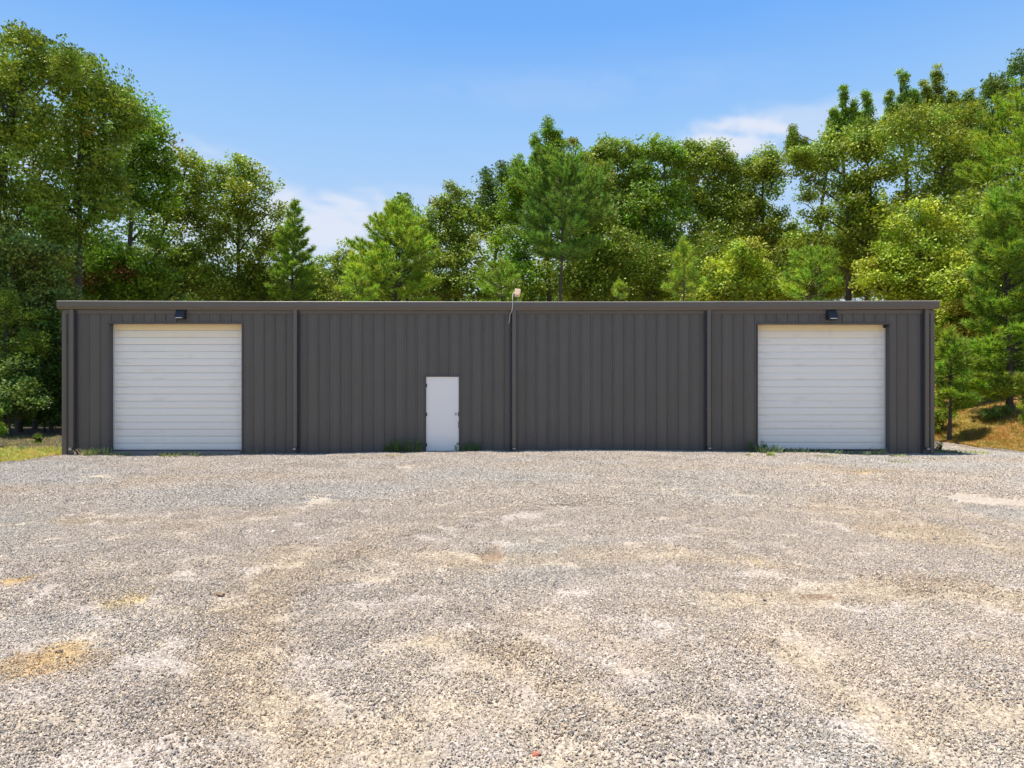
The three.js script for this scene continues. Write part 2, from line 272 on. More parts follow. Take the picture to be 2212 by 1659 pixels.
  // single rocks that stand out
  const rock = (name, px, py, s, rgb, label) => {
    const rr = rngOf(px), [x, z] = G(px, py), g = new THREE.IcosahedronGeometry(s, 1), p = g.attributes.position, hs = {};
    for (let i = 0; i < p.count; i++) { const k = [p.getX(i), p.getY(i), p.getZ(i)].map((v) => v.toFixed(4)).join(), f = hs[k] ??= 0.72 + rr() * 0.5; p.setXYZ(i, p.getX(i) * f * 1.25, p.getY(i) * f * 0.62, p.getZ(i) * f * 0.9); }
    g.computeVertexNormals(); const m = new THREE.Mesh(g, std(...rgb, 0.9)); m.name = numbered(name); m.position.set(x, lotY(x, z) + s * 0.3, z); m.rotation.y = rr() * 6; m.castShadow = m.receiveShadow = true; scene.add(m); tag(m, label, 'rock');
  };
  rock('rock', 474, 1300, 0.034, [0.20, 0.14, 0.09], 'small brown rock lying alone on the gravel left of centre');
  rock('brick_fragment', 1159, 1639, 0.019, [0.36, 0.10, 0.06], 'broken red brick fragment in the gravel near the bottom of the photo');
  rock('rock', 1652, 1302, 0.018, [0.08, 0.07, 0.07], 'dark pebble in the gravel right of centre');
  rock('rock', 2020, 1166, 0.028, [0.14, 0.13, 0.13], 'dark grey rock beside the pale sandy patch at right');
  rock('rock', 128, 1416, 0.022, [0.16, 0.11, 0.07], 'dark brown stone on the orange dirt patch at lower left');
  rock('rock', 293, 988, 0.035, [0.6, 0.58, 0.56], 'flat white stone on the gravel in front of the left garage door');
  rock('rock', 590, 1156, 0.025, [0.5, 0.48, 0.45], 'long pale flat stone on the gravel below the left downspout');
}

// ------------------------------------------------------------------ the building
const X = (s) => (s - 1500) / 105, Y = (s) => EYE - (s - 1125) / 105;      // on the facade, from the 3000-wide view
const wallTex = byteTex(512, 512, (() => { const r = rngOf(8); return (x, y, c) => { const st = fbm(x / 6, y / 170, 3), n = fbm(x / 60, y / 60, 4), g = r(), f = 0.9 + 0.12 * (st - 0.5) + 0.1 * (n - 0.5) + 0.05 * (g - 0.5); c[0] = f; c[1] = f; c[2] = f; }; })(), true, [0.33, 0.33]);
const wallMat = new THREE.MeshStandardMaterial({ color: new THREE.Color().setRGB(0.118, 0.104, 0.086), map: wallTex, roughness: 0.55 });
const trimMat = new THREE.MeshStandardMaterial({ color: new THREE.Color().setRGB(0.136, 0.115, 0.093), map: wallTex, roughness: 0.45 });
const wallMats = [1, 1.035, 0.97, 1.01].map((f, i) => { const m = wallMat.clone(); m.color.multiplyScalar(f); m.roughness = 0.5 + 0.04 * i; return m; });
const jambMat = std(0.085, 0.08, 0.078, 0.55), darkMat = std(0.03, 0.03, 0.032, 0.5), blackMat = std(0.02, 0.02, 0.025, 0.4);
const concrete = std(0.27, 0.23, 0.2, 0.95, { bumpMap: bumpGravel, bumpScale: 0.002 });
const galv = std(0.45, 0.45, 0.44, 0.45, { metalness: 0.3 });
const slatTex = byteTex(1024, 256, (() => {
  const r = rngOf(12); const marks = Array.from({ length: 46 }, () => [r() < 0.6 ? (r() < 0.5 ? r() * 0.1 : 1 - r() * 0.1) : r(), r(), 0.01 + r() * 0.06, 0.01 + r() * 0.04, r() * 0.5, r()]);
  return (x, y, c) => {
    const u = x / 1024, v = y / 256, n = fbm(u * 20, v * 30, 4), n2 = fbm(u * 90, v * 20 + 40, 3), g = r(); let f = 0.97 + 0.04 * (n - 0.5) + 0.02 * (g - 0.5), br = 0;
    for (const [mu, mv, mw, mh, s, t] of marks) { const q = ((u - mu) / mw) ** 2 + ((v - mv) / mh) ** 2; if (q < 1.6) { const k = s * sstep(1.5, 0.2, q + (n2 - 0.5) * 1.4); f *= 1 - k * 0.12; br += k * t * 0.3; } }
    br += 0.05 * sstep(0.6, 0.85, n2); c[0] = f; c[1] = f * (1 - br * 0.14); c[2] = f * (1 - br * 0.32);
  };
})(), true);
const building = thing('metal_building', 'long low charcoal metal-sided workshop with two white garage doors and one white entry door', 'building');
{
  const TOP = 4.05, BOT = -0.16, RIB0 = X(900.1), P = 0.305;
  const openings = [{ x0: X(320), x1: X(709), y1: Y(947.5), y0: 0 }, { x0: X(1247), x1: X(1345.5), y1: Y(1102.5), y0: 0 }, { x0: X(2219.5), x1: X(2605), y1: Y(949), y0: 0 }];
  // one rib-to-rib strip of ribbed sheet: profile [offset, proud]
  const prof = [[0.0, 0.0305], [0.012, 0.0305], [0.030, 0.001], [0.095, 0.001], [0.101, 0.005], [0.115, 0.005], [0.121, 0.001], [0.184, 0.001], [0.19, 0.005], [0.204, 0.005], [0.21, 0.001], [0.275, 0.001], [0.293, 0.0305], [0.305, 0.0305]];
  const zAt = (o) => { for (let i = 1; i < prof.length; i++) if (o <= prof[i][0]) return lerp(prof[i - 1][1], prof[i][1], (o - prof[i - 1][0]) / (prof[i][0] - prof[i - 1][0] || 1)); return 0.0305; };
  const strip = (s0, x0, x1, y0, y1) => {
    if (x1 - x0 < 0.004) return null;
    const os = [x0 - s0, ...prof.map((p) => p[0]).filter((o) => o > x0 - s0 + 1e-4 && o < x1 - s0 - 1e-4), x1 - s0], pos = [], uv = [], idx = [];
    for (let i = 1; i < os.length; i++) { const b = pos.length / 3; for (const [o, y] of [[os[i - 1], y0], [os[i], y0], [os[i], y1], [os[i - 1], y1]]) { pos.push(s0 + o, y, zAt(o)); uv.push(s0 + o, y); } idx.push(b, b + 1, b + 2, b, b + 2, b + 3); }
    return rawGeo(pos, idx, uv).toNonIndexed();
  };
  let k = Math.floor((BX0 - RIB0) / P);
  for (let s = RIB0 + k * P; s < BX1; s += P) {
    const a = Math.max(s, BX0), b = Math.min(s + P, BX1), l = []; let cur = a;
    for (const o of openings) { if (o.x1 <= a || o.x0 >= b) continue; const p = Math.max(a, o.x0), q = Math.min(b, o.x1); l.push(strip(s, cur, p, BOT, TOP), strip(s, p, q, o.y1, TOP)); cur = q; }
    l.push(strip(s, cur, b, BOT, TOP));
    const g = l.filter(Boolean); if (g.length) part('wall_panel', merge(g), wallMats[(Math.round(s * 7) % 4 + 4) % 4], building);
  }
  // body: inner front wall pieces, side walls, back wall, slab, roof
  const ZB = -12.2, inner = []; let cx = BX0 + 0.01;
  for (const o of openings) { inner.push(box(cx, o.x0, BOT, TOP, -0.2, -0.004)); inner.push(box(o.x0, o.x1, o.y1, TOP, -0.2, -0.004)); cx = o.x1; }
  inner.push(box(cx, BX1 - 0.01, BOT, TOP, -0.2, -0.004));
  part('inner_wall', merge(inner), jambMat, building);
  const sideWall = (x, s) => {                                     // ribbed end wall with a low gable
    const pos = [], idx = [], uv = []; const n = 40;
    for (let i = 0; i < n; i++) { const z0 = lerp(-0.003, ZB, i / n), z1 = lerp(-0.003, ZB, (i + 1) / n), m = lerp(z0, z1, 0.86); const top = (z) => TOP + 0.083 * (ZB / -2 - Math.abs(z - ZB / 2));
      for (const [a, b, pa, pb] of [[z0, m, 0, 0], [m, lerp(m, z1, 0.3), 0, 0.03], [lerp(m, z1, 0.3), lerp(m, z1, 0.7), 0.03, 0.03], [lerp(m, z1, 0.7), z1, 0.03, 0]]) { const o = pos.length / 3; for (const [z, y, p] of [[a, BOT, pa], [b, BOT, pb], [b, top(b), pb], [a, top(a), pa]]) { pos.push(x + s * p, y, z); uv.push(z, y); } if (s > 0) idx.push(o, o + 1, o + 2, o, o + 2, o + 3); else idx.push(o, o + 2, o + 1, o, o + 3, o + 2); } }
    return rawGeo(pos, idx, uv).toNonIndexed();
  };
  part('end_wall', merge([sideWall(BX1 - 0.001, 1), box(BX1 - 0.15, BX1 - 0.012, BOT, TOP, ZB + 0.21, -0.21)]), wallMat, building);
  part('end_wall', merge([sideWall(BX0 + 0.001, -1), box(BX0 + 0.012, BX0 + 0.15, BOT, TOP, ZB + 0.21, -0.21)]), wallMat, building);
  part('back_wall', box(BX0 + 0.01, BX1 - 0.01, BOT, TOP, ZB, ZB + 0.2), wallMat, building);
  part('foundation', box(BX0 + 0.03, BX1 - 0.03, -0.5, -0.003, ZB + 0.02, -0.012), concrete, building);
  { const half = ZB / 2, rid = TOP + 0.1 + 0.083 * -half, l = []; for (const [za, zb] of [[0.06, half], [ZB - 0.06, half]]) { const n = 54; for (let i = 0; i < n; i++) { const x0 = lerp(BX0 - 0.03, BX1 + 0.03, i / n), x1 = lerp(BX0 - 0.03, BX1 + 0.03, (i + 1) / n), m0 = lerp(x0, x1, 0.85), m1 = lerp(x0, x1, 0.93), ye = TOP + 0.1; for (const [a, b, pa, pb] of [[x0, m0, 0, 0], [m0, m1, 0, 0.03], [m1, x1, 0.03, 0]]) l.push(rawGeo([a, ye + pa, za, b, ye + pb, za, b, rid + pb, zb, a, rid + pa, zb], za > zb ? [0, 1, 2, 0, 2, 3] : [0, 2, 1, 0, 3, 2])); } }
    part('roof', merge([...l, box(BX0, BX1, TOP + 0.01, TOP + 0.09, ZB, -0.03)]), std(0.55, 0.55, 0.55, 0.4, { metalness: 0.4 }), building); }
  // gutter in joined lengths with a rolled lip
  const gy = 3.965, gp = new THREE.Shape(); gp.moveTo(0.035, 0.005); gp.lineTo(0.125, 0); gp.lineTo(0.150, 0.055); gp.lineTo(0.166, 0.07); gp.lineTo(0.17, 0.2); gp.lineTo(0.176, 0.212); gp.lineTo(0.168, 0.218); gp.lineTo(0.158, 0.21); gp.lineTo(0.158, 0.075); gp.lineTo(0.118, 0.012); gp.lineTo(0.045, 0.014); gp.lineTo(0.045, 0.21); gp.lineTo(0.035, 0.21); gp.closePath();
  const cuts = [-12.6, X(877), X(1470), X(2092), 11.83];
  const sag = (x) => 0.028 * (Math.min(1, Math.abs((x + 0.4) / 12)) ** 2 - 0.55);
  for (let i = 0; i < 4; i++) {
    const a = cuts[i] + (i ? 0.001 : 0), b = cuts[i + 1] - (i < 3 ? 0.001 : 0), g = new THREE.ExtrudeGeometry(gp, { depth: b - a, bevelEnabled: false, steps: 12 }).rotateY(-Math.PI / 2);   // depth now runs along -x, shape x along z
    g.translate(b, gy, 0); const p = g.attributes.position; for (let v = 0; v < p.count; v++) p.setY(v, p.getY(v) + sag(p.getX(v)) + (i % 2) * 0.003); g.computeVertexNormals();
    const gm = part('gutter', g, trimMat, building), n = 12, lp = []; for (let v = 0; v <= n; v++) { const x = lerp(a, b, v / n); lp.push(V(x, gy + 0.216 + sag(x) + (i % 2) * 0.003, 0.168)); }
    part('lip', tube(lp, lp.map(() => 0.015), 10), std(0.26, 0.25, 0.235, 0.4), gm);  // lip added in a lighter tone for the sunlit line along the top
  }
  for (const x of [-12.598, 11.828]) { const c = new THREE.ExtrudeGeometry(new THREE.Shape([[0.04, 0.004], [0.124, 0.001], [0.149, 0.055], [0.165, 0.07], [0.168, 0.205], [0.04, 0.205]].map((p) => new THREE.Vector2(...p))), { depth: 0.004, bevelEnabled: false }).rotateY(-Math.PI / 2).translate(x + (x > 0 ? 0.004 : 0), gy + sag(x), 0); part('gutter_cap', c, trimMat, building); }
  part('eave_trim', rbox(BX0 + 0.02, BX1 - 0.02, 3.86, 3.97, 0.031, 0.0345, 0.001, 1), trimMat, building);
  // corner trim
  for (const [a, b] of [[BX0 - 0.012, BX0 + 0.1], [BX1 - 0.1, BX1 + 0.012]]) part('corner_trim', rbox(a, b, BOT, 3.955, 0.0315, 0.0375, 0.002, 1), trimMat, building);
  // downspouts with kicked-out elbows
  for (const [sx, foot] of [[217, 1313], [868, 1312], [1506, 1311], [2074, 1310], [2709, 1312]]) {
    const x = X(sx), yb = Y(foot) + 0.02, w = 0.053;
    const d = part('downspout', rbox(x - w, x + w, yb, 3.972, 0.052, 0.135, 0.012, 3), trimMat, building);
    part('outlet', merge([rbox(x - 0.045, x + 0.045, yb - 0.07, yb + 0.004, 0.06, 0.19, 0.008, 2).rotateX(0)]), jambMat, d);
    part('outlet_rim', rbox(x - 0.04, x + 0.04, yb - 0.055, yb - 0.02, 0.188, 0.196, 0.003, 1), galv, d);
    const side = sx < 1500 ? 1 : -1, j0 = x + side * (w + (sx === 1506 ? -0.002 : 0.004)), j1 = j0 + side * 0.066; part('shade_strip', box(Math.min(j0, j1), Math.max(j0, j1), BOT, 3.93, 0.031, 0.0345), std(0.035, 0.035, 0.042, 0.6), building);  // dark strip painted in for the shade beside each downspout
    for (const y of [3.4, 1.2]) part('strap', rbox(x - w - 0.02, x + w + 0.02, y, y + 0.03, 0.05, 0.1375, 0.002, 1), trimMat, d);
  }
  // opening jamb trims
  for (const o of openings) {
    const t = 0.05, big = o.x1 - o.x0 > 2, zf = 0.035, zb = big ? -0.24 : -0.07, l = [];
    l.push(rbox(o.x0 - t * 0.6, o.x0 + 0.004, 0.0, o.y1 + 0.03, zb, zf, 0.002, 1), rbox(o.x1 - 0.004, o.x1 + t * 0.6, 0.0, o.y1 + 0.03, zb, zf, 0.002, 1), rbox(o.x0 + 0.005, o.x1 - 0.005, o.y1 - 0.006, o.y1 + 0.03, zb, zf + 0.001, 0.002, 1));
    part('door_frame', merge(l), jambMat, building);
  }
  // roll-up doors: backing sheet with its slats, bottom rail and guides
  const rollup = (o, right, label, mark) => {
    const x0 = right ? o.x0 + 0.0 : o.x0 + 0.02, x1 = right ? o.x1 - 0.02 : o.x1, n = 18, zf = -0.2, y0 = mark.gap, H = (o.y1 + 0.02 - y0 - 0.19) / (n - 1) ;
    const d = part('garage_door', box(x0, x1, y0, o.y1 + 0.02, zf - 0.04, zf - 0.0185), std(0.55, 0.54, 0.52, 0.7), building, label);
    const rr = rngOf(mark.seed);
    for (let i = 0; i < n; i++) {
      const a = y0 + 0.012 + (i ? 0.178 + (i - 1) * H : 0), h = i ? H : 0.178, sh = new THREE.Shape(), g2 = mark.gap2, top = i === n - 1 ? 1 : i === n - 2 ? 0.4 : i === n - 3 ? 0.12 : 0;
      sh.moveTo(-0.018, g2); sh.lineTo(-0.004, g2); sh.quadraticCurveTo(0.0, g2 + 0.002, 0.002, g2 + 0.012); sh.quadraticCurveTo(0.007, h * 0.5, 0.002, h - 0.012 - 0.001); sh.quadraticCurveTo(0.0, h - 0.003, -0.004, h - 0.002); sh.lineTo(-0.018, h - 0.002); sh.closePath();
      const g = new THREE.ExtrudeGeometry(sh, { depth: x1 - x0 - 0.01, bevelEnabled: false, curveSegments: 4 }).rotateY(-Math.PI / 2).translate(x1 - 0.005, a, zf); const p = g.attributes.position, uv = g.attributes.uv, off = rr();
      for (let v = 0; v < p.count; v++) uv.setXY(v, (p.getX(v) - x0) / (x1 - x0), off + (p.getY(v) - a) * 0.6);
      const tone = 0.89 - 0.03 * rr() , m = new THREE.MeshStandardMaterial({ color: new THREE.Color().setRGB(tone, tone * lerp(0.96, 0.80, top), tone * lerp(0.865, 0.46, top)), map: slatTex, roughness: 0.42 });  // colour turns yellower over the uppermost slats
      const s = part('slat', toCreasedNormals(g, 0.6), m, d); if (top === 1) s.userData.label = 'yellow-cream top slat';
      s.rotation.set(0, 0, (rr() - 0.5) * 0.0006);
    }
    part('bottom_rail', rbox(x0 + 0.004, x1 - 0.004, y0 - 0.014, y0 + 0.014, zf - 0.02, zf + 0.016, 0.004, 2), std(0.12, 0.12, 0.13, 0.5), d);
    for (const [a, b] of [[x0 - 0.012, x0 + 0.022], [x1 - 0.022, x1 + 0.012]]) part('guide_rail', rbox(a, b, y0 + 0.02, o.y1 - 0.02, zf + 0.0085, zf + 0.03, 0.003, 1), std(0.62, 0.6, 0.55, 0.5), d);
    if (right) part('bracket', rbox(x1 - 0.06, x1 + 0.004, o.y1 - 0.1, o.y1 - 0.02, zf + 0.032, zf + 0.05, 0.004, 1), darkMat, d);
    else part('bent_guide', tube([V(x1 - 0.012, 0.62, zf + 0.035), V(x1 - 0.016, 0.4, zf + 0.06), V(x1 - 0.045, 0.18, zf + 0.1), V(x1 - 0.06, 0.03, zf + 0.12)], [0.014, 0.014, 0.013, 0.012], 6), std(0.6, 0.58, 0.54, 0.5), d);
  };
  rollup(openings[0], false, 'white roll-up garage door at the left end of the building', { gap: 0.03, seed: 4, gap2: 0.0055 });
  rollup(openings[2], true, 'white roll-up garage door at the right end of the building', { gap: 0.05, seed: 9, gap2: 0.003 });
  // sloped concrete lips below the garage doors
  for (const o of [openings[0], openings[2]]) part('door_sill', rbox(o.x0 + 0.03, o.x1 - 0.03, -0.3, 0.006, -0.23, 0.03, 0.01, 2), concrete, building);
  // entry door
  { const o = openings[1], dm = std(0.86, 0.83, 0.775, 0.42), rust = std(0.26, 0.12, 0.06, 0.9);
    const d = part('entry_door', rbox(o.x0 + 0.012, o.x1 - 0.012, 0.02, o.y1 - 0.012, -0.05, -0.006, 0.004, 2), dm, building, 'plain white metal entry door with a round knob');
    part('threshold', rbox(o.x0 + 0.006, o.x1 - 0.006, -0.05, 0.016, -0.06, 0.02, 0.004, 1), std(0.2, 0.17, 0.12, 0.8), building);
    for (const y of [1.86, 1.05, 0.2]) part('hinge', merge([new THREE.CylinderGeometry(0.011, 0.011, 0.1, 10).translate(o.x0 + 0.014, y, 0.003), rbox(o.x0 + 0.012, o.x0 + 0.04, y - 0.05, y + 0.05, -0.008, -0.003, 0.001, 1)]), darkMat, d);
    part('knob', merge([new THREE.CylinderGeometry(0.034, 0.036, 0.01, 24).rotateX(Math.PI / 2).translate(X(1335), 1.06, -0.001), new THREE.CylinderGeometry(0.012, 0.012, 0.04, 14).rotateX(Math.PI / 2).translate(X(1335), 1.06, 0.02), new THREE.SphereGeometry(0.029, 20, 14).scale(1, 1, 0.75).translate(X(1335), 1.06, 0.05)]), std(0.55, 0.53, 0.5, 0.25, { metalness: 0.9 }), d);
    part('strike_plate', rbox(X(1342.2), X(1344.2), 1.0, 1.12, -0.004, 0.0, 0.001, 1), darkMat, d);
    part('rust_stain', rbox(X(1341.5), X(1343.2), 0.68, 0.86, -0.0065, -0.0045, 0.0005, 1), rust, d); }
}
// wall lights: wedge housings with a lens under the front edge
for (const [s0, s1, y0, y1, label] of [[519, 548, 906, 936, 'black wedge-shaped wall light above the left garage door'], [2419, 2448, 908, 938, 'black wedge-shaped wall light above the right garage door']]) {
  const x = X((s0 + s1) / 2), y = Y((y0 + y1) / 2), w = 0.255, t = thing('wall_light', label, 'wall light', [x, y, 0.033], 'wall lights above the garage doors');
  const sh = new THREE.Shape(); sh.moveTo(0, 0.135); sh.lineTo(0.045, 0.135); sh.lineTo(0.165, -0.075); sh.lineTo(0.165, -0.115); sh.lineTo(0, -0.135); sh.closePath();
  part('housing', new THREE.ExtrudeGeometry(sh, { depth: w - 0.02, bevelEnabled: true, bevelSize: 0.008, bevelThickness: 0.01, bevelSegments: 2 }).rotateY(-Math.PI / 2).translate(w / 2 - 0.01, 0, 0), std(0.024, 0.025, 0.028, 0.45), t);
  part('lens', rbox(-w * 0.36, w * 0.36, -0.122, -0.1, 0.166, 0.176, 0.004, 2), std(0.6, 0.6, 0.58, 0.2), t);
  part('back_plate', rbox(-w / 2 - 0.012, w / 2 + 0.012, -0.145, 0.145, -0.004, 0.003, 0.002, 1), blackMat, t);
}
// small tan box on a mast at the eave, with its cable
{
  const t = thing('antenna', 'small tan box on a short mast at the roof edge with white cable hanging down', 'antenna', [X(1514), 4.16, 0.0]);
  const b = new RoundedBoxGeometry(0.165, 0.2, 0.12, 3, 0.02); const p = b.attributes.position; for (let i = 0; i < p.count; i++) if (p.getY(i) < 0) p.setX(i, p.getX(i) * (1 + p.getY(i) * 1.6) + 0.0); b.computeVertexNormals();
  part('box', b.rotateZ(-0.12).rotateX(-0.35).translate(0.02, 0.28, 0.05), std(0.62, 0.44, 0.30, 0.55), t);
  part('mast', new THREE.CylinderGeometry(0.016, 0.016, 0.24, 10).translate(0.015, 0.1, -0.02), std(0.18, 0.17, 0.16, 0.5), t);
  part('bracket', rbox(-0.05, 0.06, -0.03, -0.005, -0.09, 0.05, 0.004, 1), darkMat, t);
  const c = new THREE.CatmullRomCurve3([V(-0.05, 0.30, 0.05), V(-0.1, 0.25, 0.1), V(-0.12, 0.1, 0.17), V(-0.115, -0.08, 0.205), V(-0.14, -0.24, 0.19), V(-0.19, -0.33, 0.12), V(-0.2, -0.46, 0.08), V(-0.225, -0.58, 0.07)]);
  part('cable', new THREE.TubeGeometry(c, 40, 0.009, 6), std(0.55, 0.54, 0.52, 0.5), t);
  part('conduit', new THREE.TubeGeometry(new THREE.CatmullRomCurve3([V(-0.16, -0.25, 0.1), V(-0.172, -0.6, 0.06), V(-0.172, -0.98, 0.06)]), 16, 0.009, 6), std(0.05, 0.05, 0.05, 0.5), t);
}

// ------------------------------------------------------------------ vegetation kits
const leafMat = new THREE.MeshPhysicalMaterial({ vertexColors: true, roughness: 0.55, specularIntensity: 0.45, transmission: 0.52, thickness: 0, side: THREE.DoubleSide });
const needleMat = new THREE.MeshPhysicalMaterial({ vertexColors: true, roughness: 0.75, specularIntensity: 0.5, transmission: 0.5, thickness: 0, side: THREE.DoubleSide });
const barkMat = new THREE.MeshStandardMaterial({ color: new THREE.Color().setRGB(0.085, 0.068, 0.052), roughness: 0.95, bumpMap: byteTex(128, 256, (x, y, c) => { const v = fbm(x / 6, y / 30, 3); c[0] = c[1] = c[2] = v; }, false, [2, 1]), bumpScale: 0.02 });
function leafClump(seed, n, R, len) {                                // a spray of folded leaves
  const r = rngOf(seed), pos = [], idx = [], col = [];
  for (let i = 0; i < n; i++) {
    const c = V(r() - 0.5, (r() - 0.5) * 0.8, r() - 0.5).normalize().multiplyScalar(R * Math.cbrt(r())), f = V(r() - 0.5, (r() - 0.62) * 0.8, r() - 0.5).normalize(), up = V((r() - 0.5) * 2.6, 1, (r() - 0.5) * 2.6).normalize(), s = f.clone().cross(up).normalize(), nn = s.clone().cross(f), L = len * (0.7 + r() * 0.6), W = L * (0.3 + r() * 0.08), o = pos.length / 3, t = 0.55 + r() * 0.9;
    const P = (a, b, h) => { const q = c.clone().addScaledVector(f, a).addScaledVector(s, b).addScaledVector(nn, h); pos.push(q.x, q.y, q.z); col.push(t * (0.94 + 0.12 * r()), t, t); };
    P(-L / 2, 0, 0); P(L * 0.02, W, L * 0.08); P(L / 2, 0, -L * 0.06); P(L * 0.02, -W, L * 0.08); idx.push(o, o + 2, o + 1, o, o + 3, o + 2);
  }
  const g = rawGeo(pos, idx, null, col).toNonIndexed(); g.computeVertexNormals(); return g;
}
const CLUMPS = [1, 2, 3, 4].map((k) => leafClump(k * 71, 17, 0.40, 0.168));
const FINE = [1, 2, 3].map((k) => leafClump(k * 91, 18, 0.3, 0.12));
function needleTuft(seed, n, len) {
  const r = rngOf(seed), pos = [], idx = [], col = [];
  for (let i = 0; i < n; i++) {
    const a = r() * 6.283, e = 0.15 + r() * 1.1, f = V(Math.sin(e) * Math.cos(a), Math.cos(e), Math.sin(e) * Math.sin(a)), s = f.clone().cross(V(r() - 0.5, r() - 0.5, r() - 0.5)).normalize(), b = V(0, (r() - 0.55) * len * 0.9, 0), L = len * (0.75 + r() * 0.5), w = 0.018, o = pos.length / 3, t = 0.45 + r() * 1.1, tip = b.clone().addScaledVector(f, L);
    tip.y -= L * 0.06; for (const q of [b.clone().addScaledVector(s, w), b.clone().addScaledVector(s, -w), tip]) { pos.push(q.x, q.y, q.z); col.push(t, t, t); } idx.push(o, o + 1, o + 2);
  }
  return rawGeo(pos, idx, null, col);
}
const TUFTS = [1, 2, 3].map((k) => needleTuft(k * 37, 40, 0.25));
function instanced(name, geo, mat, list, parent) {                  // list of [Matrix4, r, g, b]
  const m = new THREE.InstancedMesh(geo, mat, list.length), c = new THREE.Color();
  list.forEach(([x, r, g, b], i) => { m.setMatrixAt(i, x); m.setColorAt(i, c.setRGB(r, g, b)); });
  m.name = name; m.userData.kind = 'stuff'; m.castShadow = m.receiveShadow = true; parent.add(m); return m;
}
const TINT = {                                                      // leaf colours
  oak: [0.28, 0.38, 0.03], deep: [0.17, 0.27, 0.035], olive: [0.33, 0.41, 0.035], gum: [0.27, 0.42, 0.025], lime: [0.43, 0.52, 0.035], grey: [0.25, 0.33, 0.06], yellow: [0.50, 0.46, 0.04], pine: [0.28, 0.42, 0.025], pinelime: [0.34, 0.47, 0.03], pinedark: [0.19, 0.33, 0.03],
};
const spire = (px, top, h, w) => [0.06, 0.3, 0.56, 0.84].map((f, i) => [px + (i % 2 ? 2 : -2), top + f * h + w * 0.3, w * (0.3 + 0.75 * f), h * 0.17 + w * 0.12, i < 2 ? 0.7 : 1]);
let treeSeed = 1000;
